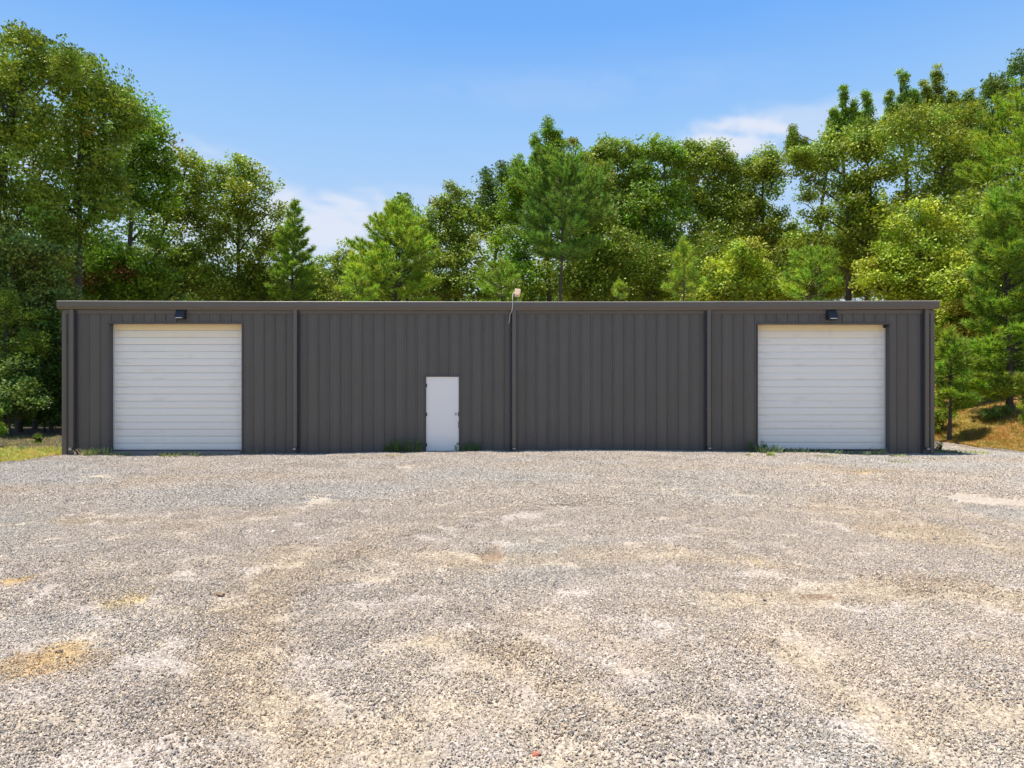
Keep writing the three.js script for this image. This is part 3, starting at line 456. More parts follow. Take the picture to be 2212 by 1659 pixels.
function broadleaf(o) {                                             // { name, label, d, trunk: px, lobes: [[px, py, rx, ry, density?]], tint }
  const r = rngOf(treeSeed += 17), d = o.d, b = at(o.trunk, 800, d); b.y = landY(b.x, b.z) - 0.05;
  const t = thing(o.name ?? 'broadleaf_tree', o.label, o.category ?? 'tree', [b.x, b.y, b.z], o.group);
  const k = d / F, lobes = o.lobes.map(([px, py, rx, ry, den = 1]) => ({ c: at(px, py, d).sub(b).add(V(0, 0, (r() - 0.5) * rx * k * 1.1)), rx: rx * k, ry: ry * k, rz: rx * k * 0.9, den }));
  const [tr, tg, tb] = TINT[o.tint], list = [], fine = o.fine, kit = fine ? FINE : CLUMPS, spr = fine ? 0.36 : 0.55, m4 = new THREE.Object3D(), lean = lobes[0].c;
  // trunk towards the topmost lobe
  const topL = lobes.reduce((p, q) => (q.c.y > p.c.y ? q : p)), th = Math.max(0.6, topL.c.y), tr0 = o.bare ? 0.02 : Math.min(0.26, 0.03 + th * 0.0125), P = [], R = [];
  const wob = (h) => V(Math.sin(h * 0.6 + treeSeed) * 0.18, 0, Math.cos(h * 0.5 + treeSeed) * 0.18).multiplyScalar(Math.min(1, th / 8));
  const onTrunk = (h) => { const f = clamp(h / th); return V(topL.c.x * f ** 2.2, h, topL.c.z * f ** 2).add(wob(h).multiplyScalar(f)); };
  for (let i = 0; i <= 10; i++) { const f = i / 10; P.push(onTrunk(f * th)); R.push(tr0 * (1 - 0.86 * f) * (i ? 1 : 1.35)); }
  part('trunk', tube(P, R, 8), barkMat, t);
  for (const L of lobes) {
    const geos = [], h0 = clamp(L.c.y - Math.hypot(L.c.x, L.c.z) * 0.55 - L.ry * 0.6, Math.min(0.25 * th, L.c.y * 0.4), th * 0.92), s = onTrunk(h0), mid = s.clone().lerp(L.c, 0.5).add(V((r() - 0.5) * 0.5, -0.25 * L.ry * r() + 0.15, (r() - 0.5) * 0.5)), r0 = tr0 * (1 - 0.86 * h0 / th) * 0.62 + 0.006;
    const curve = new THREE.QuadraticBezierCurve3(s, mid, L.c), cp = curve.getPoints(5); geos.push(tube(cp, cp.map((_, i) => lerp(r0, 0.022, i / 5)), 6));
    const vol = Math.cbrt(L.rx * L.ry * L.rz), spl = Math.min(spr, 0.52 * vol), n = Math.max(4, Math.round(4.0 * (vol / spl) ** 2 * L.den * (o.den ?? 1)));
    for (let i = 0; i < n; i++) {
      const u = V(r() * 2 - 1, r() * 2 - 1, r() * 2 - 1); while (u.lengthSq() > 1 || u.lengthSq() < 0.05) u.set(r() * 2 - 1, r() * 2 - 1, r() * 2 - 1);
      const q = 0.45 + 0.62 * Math.sqrt(r()); u.normalize().multiplyScalar(q * (0.8 + 0.4 * r())); const c = L.c.clone().add(V(u.x * L.rx, u.y * L.ry, u.z * L.rz));
      if (r() < 0.55) { const e = curve.getPoint(0.55 + 0.45 * r()), mm = e.clone().lerp(c, 0.5).add(V((r() - 0.5) * 0.3, 0.12, (r() - 0.5) * 0.3)); geos.push(tube([e, mm, c], [0.024, 0.015, 0.006], 4)); }
      const sr = spl * (0.7 + 0.6 * r()), cnt = Math.round(7 + 5 * r()), tone = 0.74 + 0.5 * r(), hue = r(), autumn = o.autumn && r() < o.autumn ? 1 : 0;
      for (let j = 0; j < cnt; j++) {
        const g = V(r() + r() + r() - 1.5, (r() + r() + r() - 1.5) * 0.52, r() + r() + r() - 1.5).multiplyScalar(sr * 1.3);
        m4.position.copy(c).add(g); m4.position.y -= (g.x * g.x + g.z * g.z) * 0.25; m4.rotation.set((r() - 0.5) * 0.7, r() * 6.283, (r() - 0.5) * 0.7); m4.scale.setScalar((0.72 + 0.5 * r()) * (o.leaf ?? 1) * Math.min(1, 0.36 + 0.64 * spl / 0.55)); m4.updateMatrix();
        const f = tone * (0.85 + 0.3 * r()), y = (hue - 0.5) * 0.35 + (r() - 0.5) * 0.2;
        list.push([m4.matrix.clone(), (autumn ? (o.rust ? 0.36 : 0.36) : tr * (1 + y)) * f, (autumn ? (o.rust ? 0.15 : 0.29) : tg * (1 + 0.12 * y)) * f, (autumn ? 0.035 : tb * (1 - 0.4 * y)) * f]);
      }
    }
    part('branch', merge(geos), barkMat, t);
  }
  instanced('crown', kit[Math.floor(r() * kit.length)], leafMat, list, t);
  return t;
}
function pine(o) {                                                  // { label, d, px, top, low, hw: half width px, foot?, shape: exponent, tint, den }
  const r = rngOf(treeSeed += 17), d = o.d, k = d / F, b = at(o.px, 800, d); b.y = landY(b.x, b.z) - 0.05;
  const t = thing('pine_tree', o.label, 'pine tree', [b.x, b.y, b.z], o.group), topY = at(0, o.top, d).y - b.y, lowY = Math.max(0.4, at(0, o.low, d).y - b.y), hw = o.hw * k, r0 = 0.03 + topY * 0.011, [tr, tg, tb] = TINT[o.tint];
  const lean = (h) => V((o.lean ?? 0) * (h / topY) ** 1.5 + 0.06 * Math.sin(h * 0.9 + d), h, 0.06 * Math.cos(h * 0.8));
  const P = [], R = []; for (let i = 0; i <= 12; i++) { const f = i / 12; P.push(lean(f * topY)); R.push(Math.max(0.012, r0 * (1 - f) * (i ? 1 : 1.25))); }
  part('trunk', tube(P, R, 8), barkMat, t);
  const list = [], m4 = new THREE.Object3D(), y0 = V(0, 1, 0), q4 = new THREE.Quaternion(), ts = o.tuft ?? 1, step = (o.step ?? 0.5);
  const tuft = (p, dir, tone) => { m4.position.copy(p); q4.setFromUnitVectors(y0, dir); m4.quaternion.copy(q4); m4.rotateY(r() * 6.283); m4.scale.setScalar(ts * (0.75 + 0.5 * r())); m4.updateMatrix(); const f = tone * (0.85 + 0.3 * r()), y = (r() - 0.5) * 0.4; list.push([m4.matrix.clone(), tr * (1 + y) * f, tg * f, tb * (1 - 0.4 * y) * f]); };
  let h = lowY, az = r() * 6;
  while (h < topY - 0.25) {
    const f = (h - lowY) / (topY - lowY), prof = o.round ? Math.sin(Math.PI * clamp(0.2 + 0.74 * f)) ** 0.7 : (1 - f) ** (o.shape ?? 0.8) * (0.75 + 0.25 * sstep(0, 0.18, f)), n = 4 + Math.floor(r() * 3), geos = [];
    for (let i = 0; i < n; i++) {
      az += 6.283 / n * (0.8 + 0.4 * r()); const L = Math.max(0.22, hw * prof * (0.62 + 0.5 * r())), el = lerp(0.1, 0.75, f) + (r() - 0.4) * 0.3, s = lean(h + (r() - 0.5) * 0.25), dir = V(Math.cos(az) * Math.cos(el), Math.sin(el), Math.sin(az) * Math.cos(el));
      const end = s.clone().addScaledVector(dir, L).add(V(0, L * 0.1, 0)), mid = s.clone().lerp(end, 0.5).add(V(0, -L * 0.07, 0)), curve = new THREE.QuadraticBezierCurve3(s, mid, end), rb = Math.min(r0 * 0.4, 0.012 + L * 0.012), cp = curve.getPoints(4); geos.push(tube(cp, cp.map((_, j) => lerp(rb, 0.006, j / 4)), 5));
      const tone = 0.8 + 0.4 * r(), nt = Math.max(2, Math.round(L / 0.25 * (o.den ?? 1)));
      for (let j = 0; j < nt; j++) {
        const u = 1 - 0.72 * (j / nt) ** 1.1, c = curve.getPoint(u), tan = curve.getTangent(u); tuft(c, tan.clone().add(V((r() - 0.5) * 0.8, 0.5, (r() - 0.5) * 0.8)).normalize(), tone);
        if (L > 0.6 && r() < 0.85) {                                   // side twig
          const side = tan.clone().cross(y0).normalize().multiplyScalar(r() < 0.5 ? 1 : -1), tl = L * 0.42 * (1.25 - u) * (0.4 + r()), e = c.clone().addScaledVector(side, tl).addScaledVector(tan, tl * 0.7).add(V(0, tl * 0.25, 0)); geos.push(tube([c, e], [0.007, 0.004], 4));
          const m = Math.max(1, Math.round(tl / 0.26)); for (let q = 0; q < m; q++) tuft(c.clone().lerp(e, 1 - 0.7 * q / m), e.clone().sub(c).normalize().add(V((r() - 0.5) * 0.7, 0.5, (r() - 0.5) * 0.7)).normalize(), tone);
        }
      }
    }
    part('branch', merge(geos), barkMat, t); h += step * (0.75 + 0.5 * r()) * (1 - 0.35 * f);
  }
  for (let i = 0; i < 5; i++) tuft(lean(topY - 0.07 * i), V((r() - 0.5) * 0.5, 1, (r() - 0.5) * 0.5).normalize(), 1);
  instanced('crown', TUFTS[Math.floor(r() * 3)], needleMat, list, t);
  return t;
}

// ------------------------------------------------------------------ trees, left to right
const T = broadleaf;
T({ label: 'tallest oak at the left edge, its dark top cut by the frame', d: 31, trunk: -30, tint: 'oak', leaf: 0.9, den: 1.0, lobes: [[30, 115, 75, 60], [55, 85, 34, 30], [100, 120, 48, 40], [150, 140, 26, 24], [-60, 230, 110, 110], [45, 230, 85, 70], [10, 340, 100, 80], [-70, 430, 90, 100], [30, 460, 90, 70]] });
T({ label: 'large oak with forked trunk second from the left edge', d: 34, trunk: 165, tint: 'oak', leaf: 0.92, den: 1.0, autumn: 0.012, lobes: [[155, 185, 48, 48], [205, 180, 48, 48], [185, 150, 20, 20], [245, 225, 34, 36], [235, 260, 62, 52], [300, 255, 24, 26], [150, 280, 70, 60], [200, 350, 75, 60], [120, 410, 70, 55], [235, 430, 55, 45], [160, 500, 75, 50]] });
T({ label: 'bright leafy oak above the left corner of the roof, a red-brown dead spray inside', d: 38, trunk: 270, tint: 'gum', autumn: 0.02, rust: 1, lobes: [[290, 255, 42, 40], [320, 310, 42, 45], [345, 350, 24, 30], [280, 340, 60, 55], [315, 400, 45, 40], [255, 430, 55, 45, 0.8], [300, 480, 40, 40, 0.6], [240, 560, 70, 50], [320, 600, 60, 40]] });
T({ label: 'thin oak with long bare side limbs behind the left garage door', d: 42, trunk: 300, tint: 'olive', den: 0.75, lobes: [[400, 360, 38, 32], [425, 390, 28, 26], [385, 410, 42, 32], [350, 470, 42, 34, 0.8], [410, 470, 40, 35, 0.8], [370, 545, 60, 36], [420, 590, 50, 40], [340, 620, 50, 34]] });
T({ label: 'open-crowned oak with sky showing between sprays, left of the dark narrow pine', d: 44, trunk: 512, tint: 'olive', den: 0.72, lobes: [[520, 362, 36, 26, 0.8], [485, 385, 36, 28, 0.8], [555, 400, 34, 36, 0.7], [460, 425, 36, 30], [515, 430, 50, 36], [585, 450, 24, 34, 0.6], [480, 490, 62, 40], [550, 500, 50, 40], [450, 560, 52, 44], [520, 570, 62, 44], [590, 560, 42, 50, 0.8], [480, 625, 85, 34], [590, 625, 45, 34]] });
pine({ label: 'dark narrow pointed pine standing before the open-crowned oak', d: 41, px: 634, top: 436, low: 650, hw: 62, shape: 0.7, tint: 'pine', den: 1.5, step: 0.42 });
T({ label: 'low far tree with twiggy top right of the dark narrow pine', d: 58, trunk: 742, tint: 'oak', den: 0.8, lobes: [[745, 555, 20, 22, 0.8], [715, 590, 34, 34], [760, 600, 34, 36], [690, 630, 36, 32]] });
T({ label: 'low rounded far tree in the gap behind the roof', d: 54, trunk: 800, tint: 'oak', lobes: [[790, 575, 30, 28], [775, 620, 44, 34], [820, 590, 30, 40]] });
pine({ label: 'bushy yellow-green pine left of centre with a side spire', d: 38, px: 855, top: 440, low: 655, hw: 128, shape: 0.75, tint: 'pinelime', den: 1.5, step: 0.42 });
pine({ label: 'short bright lime pine at the foot of the bushy pine', d: 35, px: 772, top: 575, low: 660, hw: 48, shape: 0.5, tint: 'pinelime' });
T({ label: 'low olive tree filling in beneath the dark narrow pine, just above the roof', d: 46, trunk: 680, tint: 'olive', lobes: [[670, 600, 34, 30], [640, 625, 40, 28], [700, 630, 44, 28], [735, 640, 40, 22]] });
T({ label: 'slim broadleaf tree whose tip rises behind the bushy pine', d: 45, trunk: 880, tint: 'gum', lobes: [[866, 440, 18, 22], [882, 470, 24, 26], [895, 520, 34, 40]] });
T({ label: 'brown-tinged oak right of the bushy pine', d: 46, trunk: 985, tint: 'olive', autumn: 0.02, lobes: [[985, 430, 22, 32], [945, 470, 26, 34], [1000, 475, 42, 32], [925, 500, 16, 22], [960, 525, 46, 40], [1010, 550, 40, 44], [940, 590, 52, 48], [1000, 620, 56, 36]] });
T({ label: 'dark slender tree between the brown-tinged oak and the tall sweetgum', d: 48, trunk: 1058, tint: 'deep', lobes: [[1050, 395, 16, 30], [1086, 378, 15, 22], [1060, 430, 28, 32], [1040, 470, 24, 40], [1075, 490, 36, 50]] });
T({ label: 'tall bright green sweetgum with the highest spire at centre', d: 44, trunk: 1186, tint: 'gum', lobes: [...spire(1186, 263, 110, 26), ...spire(1206, 285, 90, 20), ...spire(1160, 300, 90, 20), ...spire(1122, 340, 80, 22), [1178, 365, 34, 30], [1135, 405, 34, 32], [1200, 400, 45, 42], [1150, 450, 56, 46], [1105, 440, 24, 40], [1210, 500, 60, 56], [1120, 540, 62, 56], [1100, 615, 60, 44]] });
T({ label: 'thin-topped tree with a few yellow leaves right of the tall sweetgum', d: 45, trunk: 1245, tint: 'olive', autumn: 0.12, lobes: [[1226, 312, 12, 24, 0.25], [1242, 300, 9, 20, 0.3], [1260, 330, 14, 24, 0.3], [1250, 372, 34, 30, 0.9], [1290, 390, 30, 34]] });
pine({ label: 'rounded dark pine with bare trunk and drooping boughs at centre', d: 37, px: 1212, top: 372, low: 560, hw: 118, round: 1, tint: 'pinedark', den: 1.7, step: 0.55 });
pine({ label: 'low green pine boughs left of the rounded pine trunk', d: 36, px: 1085, top: 570, low: 660, hw: 62, shape: 0.4, tint: 'pine' });
T({ label: 'dense shaded understory tree behind the rounded pine trunk', d: 42, trunk: 1265, tint: 'oak', lobes: [[1260, 470, 52, 50], [1300, 540, 60, 50], [1230, 580, 55, 50], [1290, 620, 70, 40]] });
T({ label: 'full-crowned green oak first right of the centre', d: 47, trunk: 1330, tint: 'oak', lobes: [[1312, 328, 30, 24], [1350, 330, 32, 28], [1285, 352, 28, 28], [1330, 380, 58, 40], [1375, 390, 24, 30], [1300, 430, 52, 44], [1360, 460, 56, 50], [1330, 540, 66, 54]] });
T({ label: 'green oak left of the cloud, its crown the third dome from centre', d: 46, trunk: 1432, tint: 'gum', lobes: [[1432, 330, 30, 26], [1402, 355, 26, 30], [1456, 360, 26, 30], [1425, 410, 52, 44], [1390, 470, 44, 48], [1455, 480, 48, 48], [1420, 560, 62, 48]] });
T({ label: 'wide olive oak just below the white cloud', d: 48, trunk: 1530, tint: 'olive', lobes: [[1488, 335, 26, 26], [1540, 332, 32, 26], [1515, 370, 48, 34], [1572, 352, 24, 24], [1590, 385, 30, 30], [1550, 425, 56, 44], [1500, 450, 40, 50], [1590, 460, 44, 44], [1540, 530, 66, 54]] });
T({ label: 'olive oak left of the sky gap, one long limb reaching right', d: 47, trunk: 1640, tint: 'olive', den: 0.95, lobes: [[1660, 338, 22, 22, 0.8], [1630, 365, 30, 28], [1662, 375, 26, 32, 0.9], [1640, 420, 44, 40], [1680, 460, 22, 22, 0.6], [1615, 480, 44, 40], [1660, 520, 46, 34], [1700, 500, 16, 14, 0.6]] });
T({ label: 'tall shaded tree behind the small middle pine', d: 42, trunk: 1480, tint: 'oak', lobes: [[1370, 570, 62, 50], [1440, 590, 56, 50], [1520, 570, 50, 46], [1400, 630, 66, 36]] });
pine({ label: 'small bright pine poking above the roof right of centre', d: 33, px: 1475, top: 518, low: 660, hw: 46, shape: 0.62, tint: 'pinelime' });
pine({ label: 'tiny pine tip just above the roof edge', d: 33, px: 1335, top: 608, low: 665, hw: 24, shape: 0.75, tint: 'pinelime', tuft: 0.8 });
T({ label: 'pale olive young tree between the small middle pine and the round small pine', d: 37, trunk: 1600, tint: 'lime', lobes: [[1600, 555, 36, 26], [1570, 590, 40, 30], [1640, 590, 40, 28], [1540, 630, 46, 28], [1610, 630, 60, 30], [1680, 630, 30, 28]] });
pine({ label: 'small round bright pine above the roof near the right garage door', d: 32, px: 1752, top: 545, low: 665, hw: 68, round: 1, tint: 'pine', den: 1.3 });
T({ label: 'sweetgum spires rising left of the big right-hand oak', d: 48, trunk: 1768, tint: 'oak', lobes: [...spire(1714, 275, 70, 16), ...spire(1740, 300, 60, 14), ...spire(1797, 262, 70, 14), [1770, 345, 26, 26]] });
T({ label: 'twin-spired sweetgum behind the big right-hand oak', d: 47, trunk: 1835, tint: 'gum', lobes: [...spire(1824, 190, 120, 15), ...spire(1846, 218, 90, 13), ...spire(1873, 200, 110, 17), ...spire(1802, 235, 80, 13), [1850, 300, 36, 30]] });
T({ label: 'tall sweetgum with the tip nearest the middle of the right-hand oak', d: 47, trunk: 1955, tint: 'gum', lobes: [...spire(1956, 158, 130, 18), ...spire(1925, 205, 90, 15), ...spire(1980, 200, 80, 13), [1955, 290, 36, 30]] });
T({ label: 'highest sweetgum spire on the right before the frame edge', d: 47, trunk: 2025, tint: 'olive', lobes: [...spire(2027, 150, 120, 18), ...spire(2001, 180, 100, 15), ...spire(2060, 200, 80, 15), [2026, 280, 40, 34]] });
T({ label: 'dense sweetgum between the highest spire and the tall right pine', d: 46, trunk: 2095, tint: 'oak', lobes: [...spire(2096, 195, 100, 24), ...spire(2125, 225, 90, 22), [2100, 310, 46, 40], [2060, 350, 50, 44], [2110, 390, 50, 44]] });
T({ label: 'big olive oak above the right garage door, sky gaps in its crown', d: 42, trunk: 1880, tint: 'olive', den: 0.85, lobes: [[1770, 345, 34, 28], [1730, 345, 26, 24, 0.7], [1820, 320, 40, 36], [1880, 300, 40, 36], [1760, 400, 26, 24, 0.5], [1830, 400, 46, 36], [1890, 370, 42, 36], [1740, 440, 16, 22, 0.4], [1800, 470, 50, 38], [1870, 470, 44, 40], [1760, 530, 52, 38], [1840, 550, 56, 40]] });
T({ label: 'spreading brown-green oak with dark forked limbs left of the tall right pine', d: 40, trunk: 1945, tint: 'olive', den: 0.82, autumn: 0.015, lobes: [[1930, 270, 36, 32], [1990, 262, 40, 32], [2055, 262, 34, 32], [2095, 245, 16, 22], [2000, 320, 46, 36, 0.8], [2060, 330, 40, 36], [1935, 350, 34, 36, 0.7], [2010, 390, 44, 34, 0.8], [2080, 400, 36, 44], [1950, 420, 40, 34, 0.7], [2040, 460, 46, 40]] });
T({ label: 'bright yellow-green young tree just beyond the right end of the roof', d: 32, trunk: 1985, tint: 'lime', autumn: 0.015, leaf: 0.85, lobes: [[1985, 465, 34, 32], [1950, 505, 40, 34], [2025, 510, 46, 36], [1905, 560, 40, 30], [1975, 560, 52, 38], [2045, 570, 46, 38], [1880, 615, 50, 32], [1950, 620, 54, 34], [2030, 630, 56, 40]] });
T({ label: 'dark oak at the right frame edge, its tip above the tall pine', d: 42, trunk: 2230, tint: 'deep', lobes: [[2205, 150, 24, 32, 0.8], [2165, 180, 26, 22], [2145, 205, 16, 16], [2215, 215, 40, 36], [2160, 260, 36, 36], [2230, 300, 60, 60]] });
pine({ label: 'tall spreading yellow-green pine at the right edge', d: 35, px: 2200, top: 205, low: 560, hw: 158, shape: 0.5, tint: 'pinelime', den: 0.95, step: 0.68 });
T({ label: 'shaded leafy tree below the tall right pine', d: 34, trunk: 2110, tint: 'oak', lobes: [[2120, 470, 56, 50], [2090, 540, 50, 50], [2160, 560, 60, 56], [2110, 620, 56, 46]] });
pine({ label: 'full green pine with boughs down to the bank, nearest the right edge', d: 25, px: 2178, top: 430, low: 862, hw: 112, shape: 0.28, tint: 'pine', den: 1.6, step: 0.4 });
T({ name: 'shrub', category: 'shrub', label: 'tall yellowing shrub right of the roof end', d: 29, trunk: 2075, tint: 'lime', leaf: 0.85, autumn: 0.03, lobes: [[2070, 610, 44, 34], [2110, 640, 38, 36], [2060, 670, 40, 34], [2100, 700, 40, 36], [2050, 730, 34, 34], [2090, 760, 36, 34]] });
T({ name: 'shrub', category: 'shrub', label: 'yellow-leaved bush between the two green pines on the bank', d: 28, trunk: 2110, tint: 'yellow', fine: 1, lobes: [[2100, 665, 30, 24], [2125, 700, 30, 28], [2090, 715, 24, 24]] });
pine({ label: 'small pine on the bank beside the building corner', d: 24, px: 2052, top: 716, low: 885, hw: 50, shape: 0.4, tint: 'pine', den: 1.5, step: 0.33, tuft: 0.95 });
T({ name: 'shrub', category: 'shrub', label: 'dark leafy bush behind the small corner pine', d: 29, trunk: 2090, tint: 'oak', fine: 1, lobes: [[2100, 790, 40, 34], [2130, 770, 30, 34], [2040, 810, 34, 34], [2085, 835, 30, 20]] });
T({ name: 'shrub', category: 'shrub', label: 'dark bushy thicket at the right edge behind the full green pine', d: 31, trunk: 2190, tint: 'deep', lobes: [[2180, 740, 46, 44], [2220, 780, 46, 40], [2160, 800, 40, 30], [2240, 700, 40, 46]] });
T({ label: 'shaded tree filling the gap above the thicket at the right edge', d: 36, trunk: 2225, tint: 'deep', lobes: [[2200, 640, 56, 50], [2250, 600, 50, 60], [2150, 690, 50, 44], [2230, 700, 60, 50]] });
T({ name: 'shrub', category: 'shrub', label: 'light green leafy sapling at the right frame edge on the bank', d: 21, trunk: 2224, tint: 'lime', fine: 1, leaf: 0.5, bare: 1, lobes: [[2200, 812, 8, 8], [2210, 832, 9, 9], [2212, 872, 10, 12], [2216, 905, 10, 12]] });
T({ name: 'shrub', category: 'shrub', label: 'low brown-green bush at the foot of the small corner pine', d: 25, trunk: 2035, tint: 'olive', fine: 1, leaf: 0.8, lobes: [[2030, 900, 13, 10], [2050, 893, 14, 8], [2024, 925, 7, 6]] });
T({ name: 'shrub', category: 'shrub', label: 'dark low bush added to stand for the shade under the right edge pine', d: 24.5, trunk: 2160, tint: 'deep', fine: 1, leaf: 0.6, lobes: [[2140, 893, 16, 8], [2165, 888, 16, 10]] });  // added bush, stands for the pine shadow on the bank
// wood at the left; shade of the tall trees tinted into the low ones
T({ label: 'grey-green understory tree at the left edge below the tallest oak', d: 30, trunk: 40, tint: 'grey', den: 0.85, leaf: 0.9, lobes: [[20, 530, 60, 44], [90, 560, 50, 40], [-40, 600, 60, 56], [40, 610, 56, 42], [118, 628, 36, 36], [70, 670, 44, 32], [6, 690, 44, 38]] });
T({ label: 'dark understory tree behind the left corner of the roof', d: 38, trunk: 200, tint: 'oak', den: 0.8, lobes: [[190, 570, 60, 44], [240, 620, 56, 38], [160, 630, 60, 40], [290, 640, 40, 26], [130, 700, 60, 50]] });
T({ label: 'leafy young tree at the far left with sunlit leaf tips', d: 28.5, trunk: 10, tint: 'oak', leaf: 0.8, den: 0.75, lobes: [[4, 640, 30, 24], [44, 690, 30, 24], [-20, 710, 36, 34], [20, 745, 34, 24], [70, 738, 22, 20]] });
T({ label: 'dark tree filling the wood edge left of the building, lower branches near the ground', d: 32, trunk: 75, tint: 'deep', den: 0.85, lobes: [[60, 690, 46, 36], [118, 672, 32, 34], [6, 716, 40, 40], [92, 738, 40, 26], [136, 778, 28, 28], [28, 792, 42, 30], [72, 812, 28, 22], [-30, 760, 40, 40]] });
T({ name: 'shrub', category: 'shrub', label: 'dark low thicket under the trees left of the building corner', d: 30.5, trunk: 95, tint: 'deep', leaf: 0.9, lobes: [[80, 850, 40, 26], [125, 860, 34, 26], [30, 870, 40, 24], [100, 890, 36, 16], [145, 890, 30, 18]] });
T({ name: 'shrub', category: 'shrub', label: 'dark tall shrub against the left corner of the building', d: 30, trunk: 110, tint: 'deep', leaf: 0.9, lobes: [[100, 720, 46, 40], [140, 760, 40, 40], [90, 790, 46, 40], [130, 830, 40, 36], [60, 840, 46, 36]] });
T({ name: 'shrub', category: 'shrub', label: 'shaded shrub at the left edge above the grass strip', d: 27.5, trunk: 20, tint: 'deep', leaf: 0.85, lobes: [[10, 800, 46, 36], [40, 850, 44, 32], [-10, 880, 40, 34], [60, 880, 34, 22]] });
T({ name: 'shrub', category: 'shrub', label: 'bright sunlit bush cut by the left frame edge', d: 23, trunk: -14, tint: 'gum', fine: 1, leaf: 0.8, lobes: [[-10, 890, 11, 12], [-12, 925, 14, 14]] });
T({ name: 'sapling', category: 'sapling', label: 'small green seedling standing in the shade above the grass strip', d: 24.5, trunk: 82, tint: 'gum', fine: 1, leaf: 0.4, bare: 1, lobes: [[81, 944, 4.5, 6], [83, 954, 5, 4]] });
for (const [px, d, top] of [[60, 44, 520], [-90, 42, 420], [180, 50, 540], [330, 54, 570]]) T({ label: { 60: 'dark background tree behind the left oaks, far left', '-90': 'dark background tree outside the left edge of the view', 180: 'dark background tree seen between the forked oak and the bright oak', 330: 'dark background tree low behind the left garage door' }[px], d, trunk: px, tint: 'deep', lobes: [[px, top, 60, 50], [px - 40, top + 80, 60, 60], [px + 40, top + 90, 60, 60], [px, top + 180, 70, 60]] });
// far row: kin of one tree, each its own copy
{
  const far = T({ label: 'far woodland tree behind the others, partly hidden', d: 64, trunk: 400, tint: 'oak', group: 'far woodland trees', lobes: [[400, 580, 40, 30], [360, 615, 42, 34], [440, 615, 42, 34], [400, 650, 60, 40], [350, 680, 50, 40], [450, 680, 50, 40]] });
  const r = rngOf(606);
  for (const px of [-140, 110, 250, 490, 570, 655, 840, 930, 1010, 1100, 1190, 1280, 1370, 1460, 1550, 1630, 1720, 1790, 1870, 1960, 2050, 2140, 2230, 2330]) {
    const c = far.clone(); c.name = numbered('broadleaf_tree'); const d = 58 + r() * 12, p = at(px, 800, d); c.position.set(p.x, landY(p.x, p.z) - 0.05, p.z); c.rotation.y = r() * 6.283; c.scale.setScalar((px > 1200 || px < 300 ? 1.05 : 0.86) * (0.92 + r() * 0.16)); c.userData = { ...far.userData }; scene.add(c);
  }
}

{
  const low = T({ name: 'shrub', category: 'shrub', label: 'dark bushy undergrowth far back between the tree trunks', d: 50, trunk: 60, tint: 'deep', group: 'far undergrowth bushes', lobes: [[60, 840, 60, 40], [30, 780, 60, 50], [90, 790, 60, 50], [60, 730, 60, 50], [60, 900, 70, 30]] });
  const r = rngOf(707);
  for (const [px, d] of [[-140, 46], [-70, 50], [0, 44], [130, 46], [200, 52], [-30, 58], [100, 60], [30, 36], [105, 37], [150, 36], [2040, 46], [2110, 44], [2180, 42], [2250, 48], [2320, 46], [2080, 58], [2210, 58]]) {
    const c = low.clone(), p = at(px, 800, d); c.name = numbered('shrub'); c.position.set(p.x, landY(p.x, p.z) - 0.1, p.z); c.rotation.y = r() * 6.283; c.scale.setScalar(d < 40 ? 0.75 : 0.95 + r() * 0.2); c.userData = { ...low.userData }; scene.add(c);
  }
}
// ------------------------------------------------------------------ grass, weeds and sticks
function bladeTuft(seed, n, h, spread, w, curl = 0.5) {
  const r = rngOf(seed), pos = [], idx = [], col = [];
  for (let i = 0; i < n; i++) {
    const a = r() * 6.283, q = Math.sqrt(r()) * spread, f = V(Math.cos(a), 0, Math.sin(a)), s = V(-f.z, 0, f.x), H = h * (0.55 + 0.6 * r()), b = V(Math.cos(a + 1) * q, 0, Math.sin(a + 1) * q), out = curl * (0.3 + r()) * H, t = 0.7 + 0.6 * r(); let o = pos.length / 3;
    for (let j = 0; j < 3; j++) { const u = j / 2.6, c = b.clone().addScaledVector(f, out * u * u).add(V(0, H * u * (1 - 0.18 * u), 0)), ww = w * (1 - u * 0.55); for (const sg of [1, -1]) { const p = c.clone().addScaledVector(s, ww * sg); pos.push(p.x, p.y, p.z); col.push(t, t, t); } if (j) { idx.push(o, o + 1, o + 3, o, o + 3, o + 2); o += 2; } }
    const tip = b.clone().addScaledVector(f, out).add(V(0, H * 0.84, 0)); pos.push(tip.x, tip.y, tip.z); col.push(t, t, t); idx.push(o, o + 1, pos.length / 3 - 1);
  }
  return rawGeo(pos, idx, null, col);
}
const grassMat = new THREE.MeshPhysicalMaterial({ vertexColors: true, roughness: 0.7, transmission: 0.35, thickness: 0, side: THREE.DoubleSide });
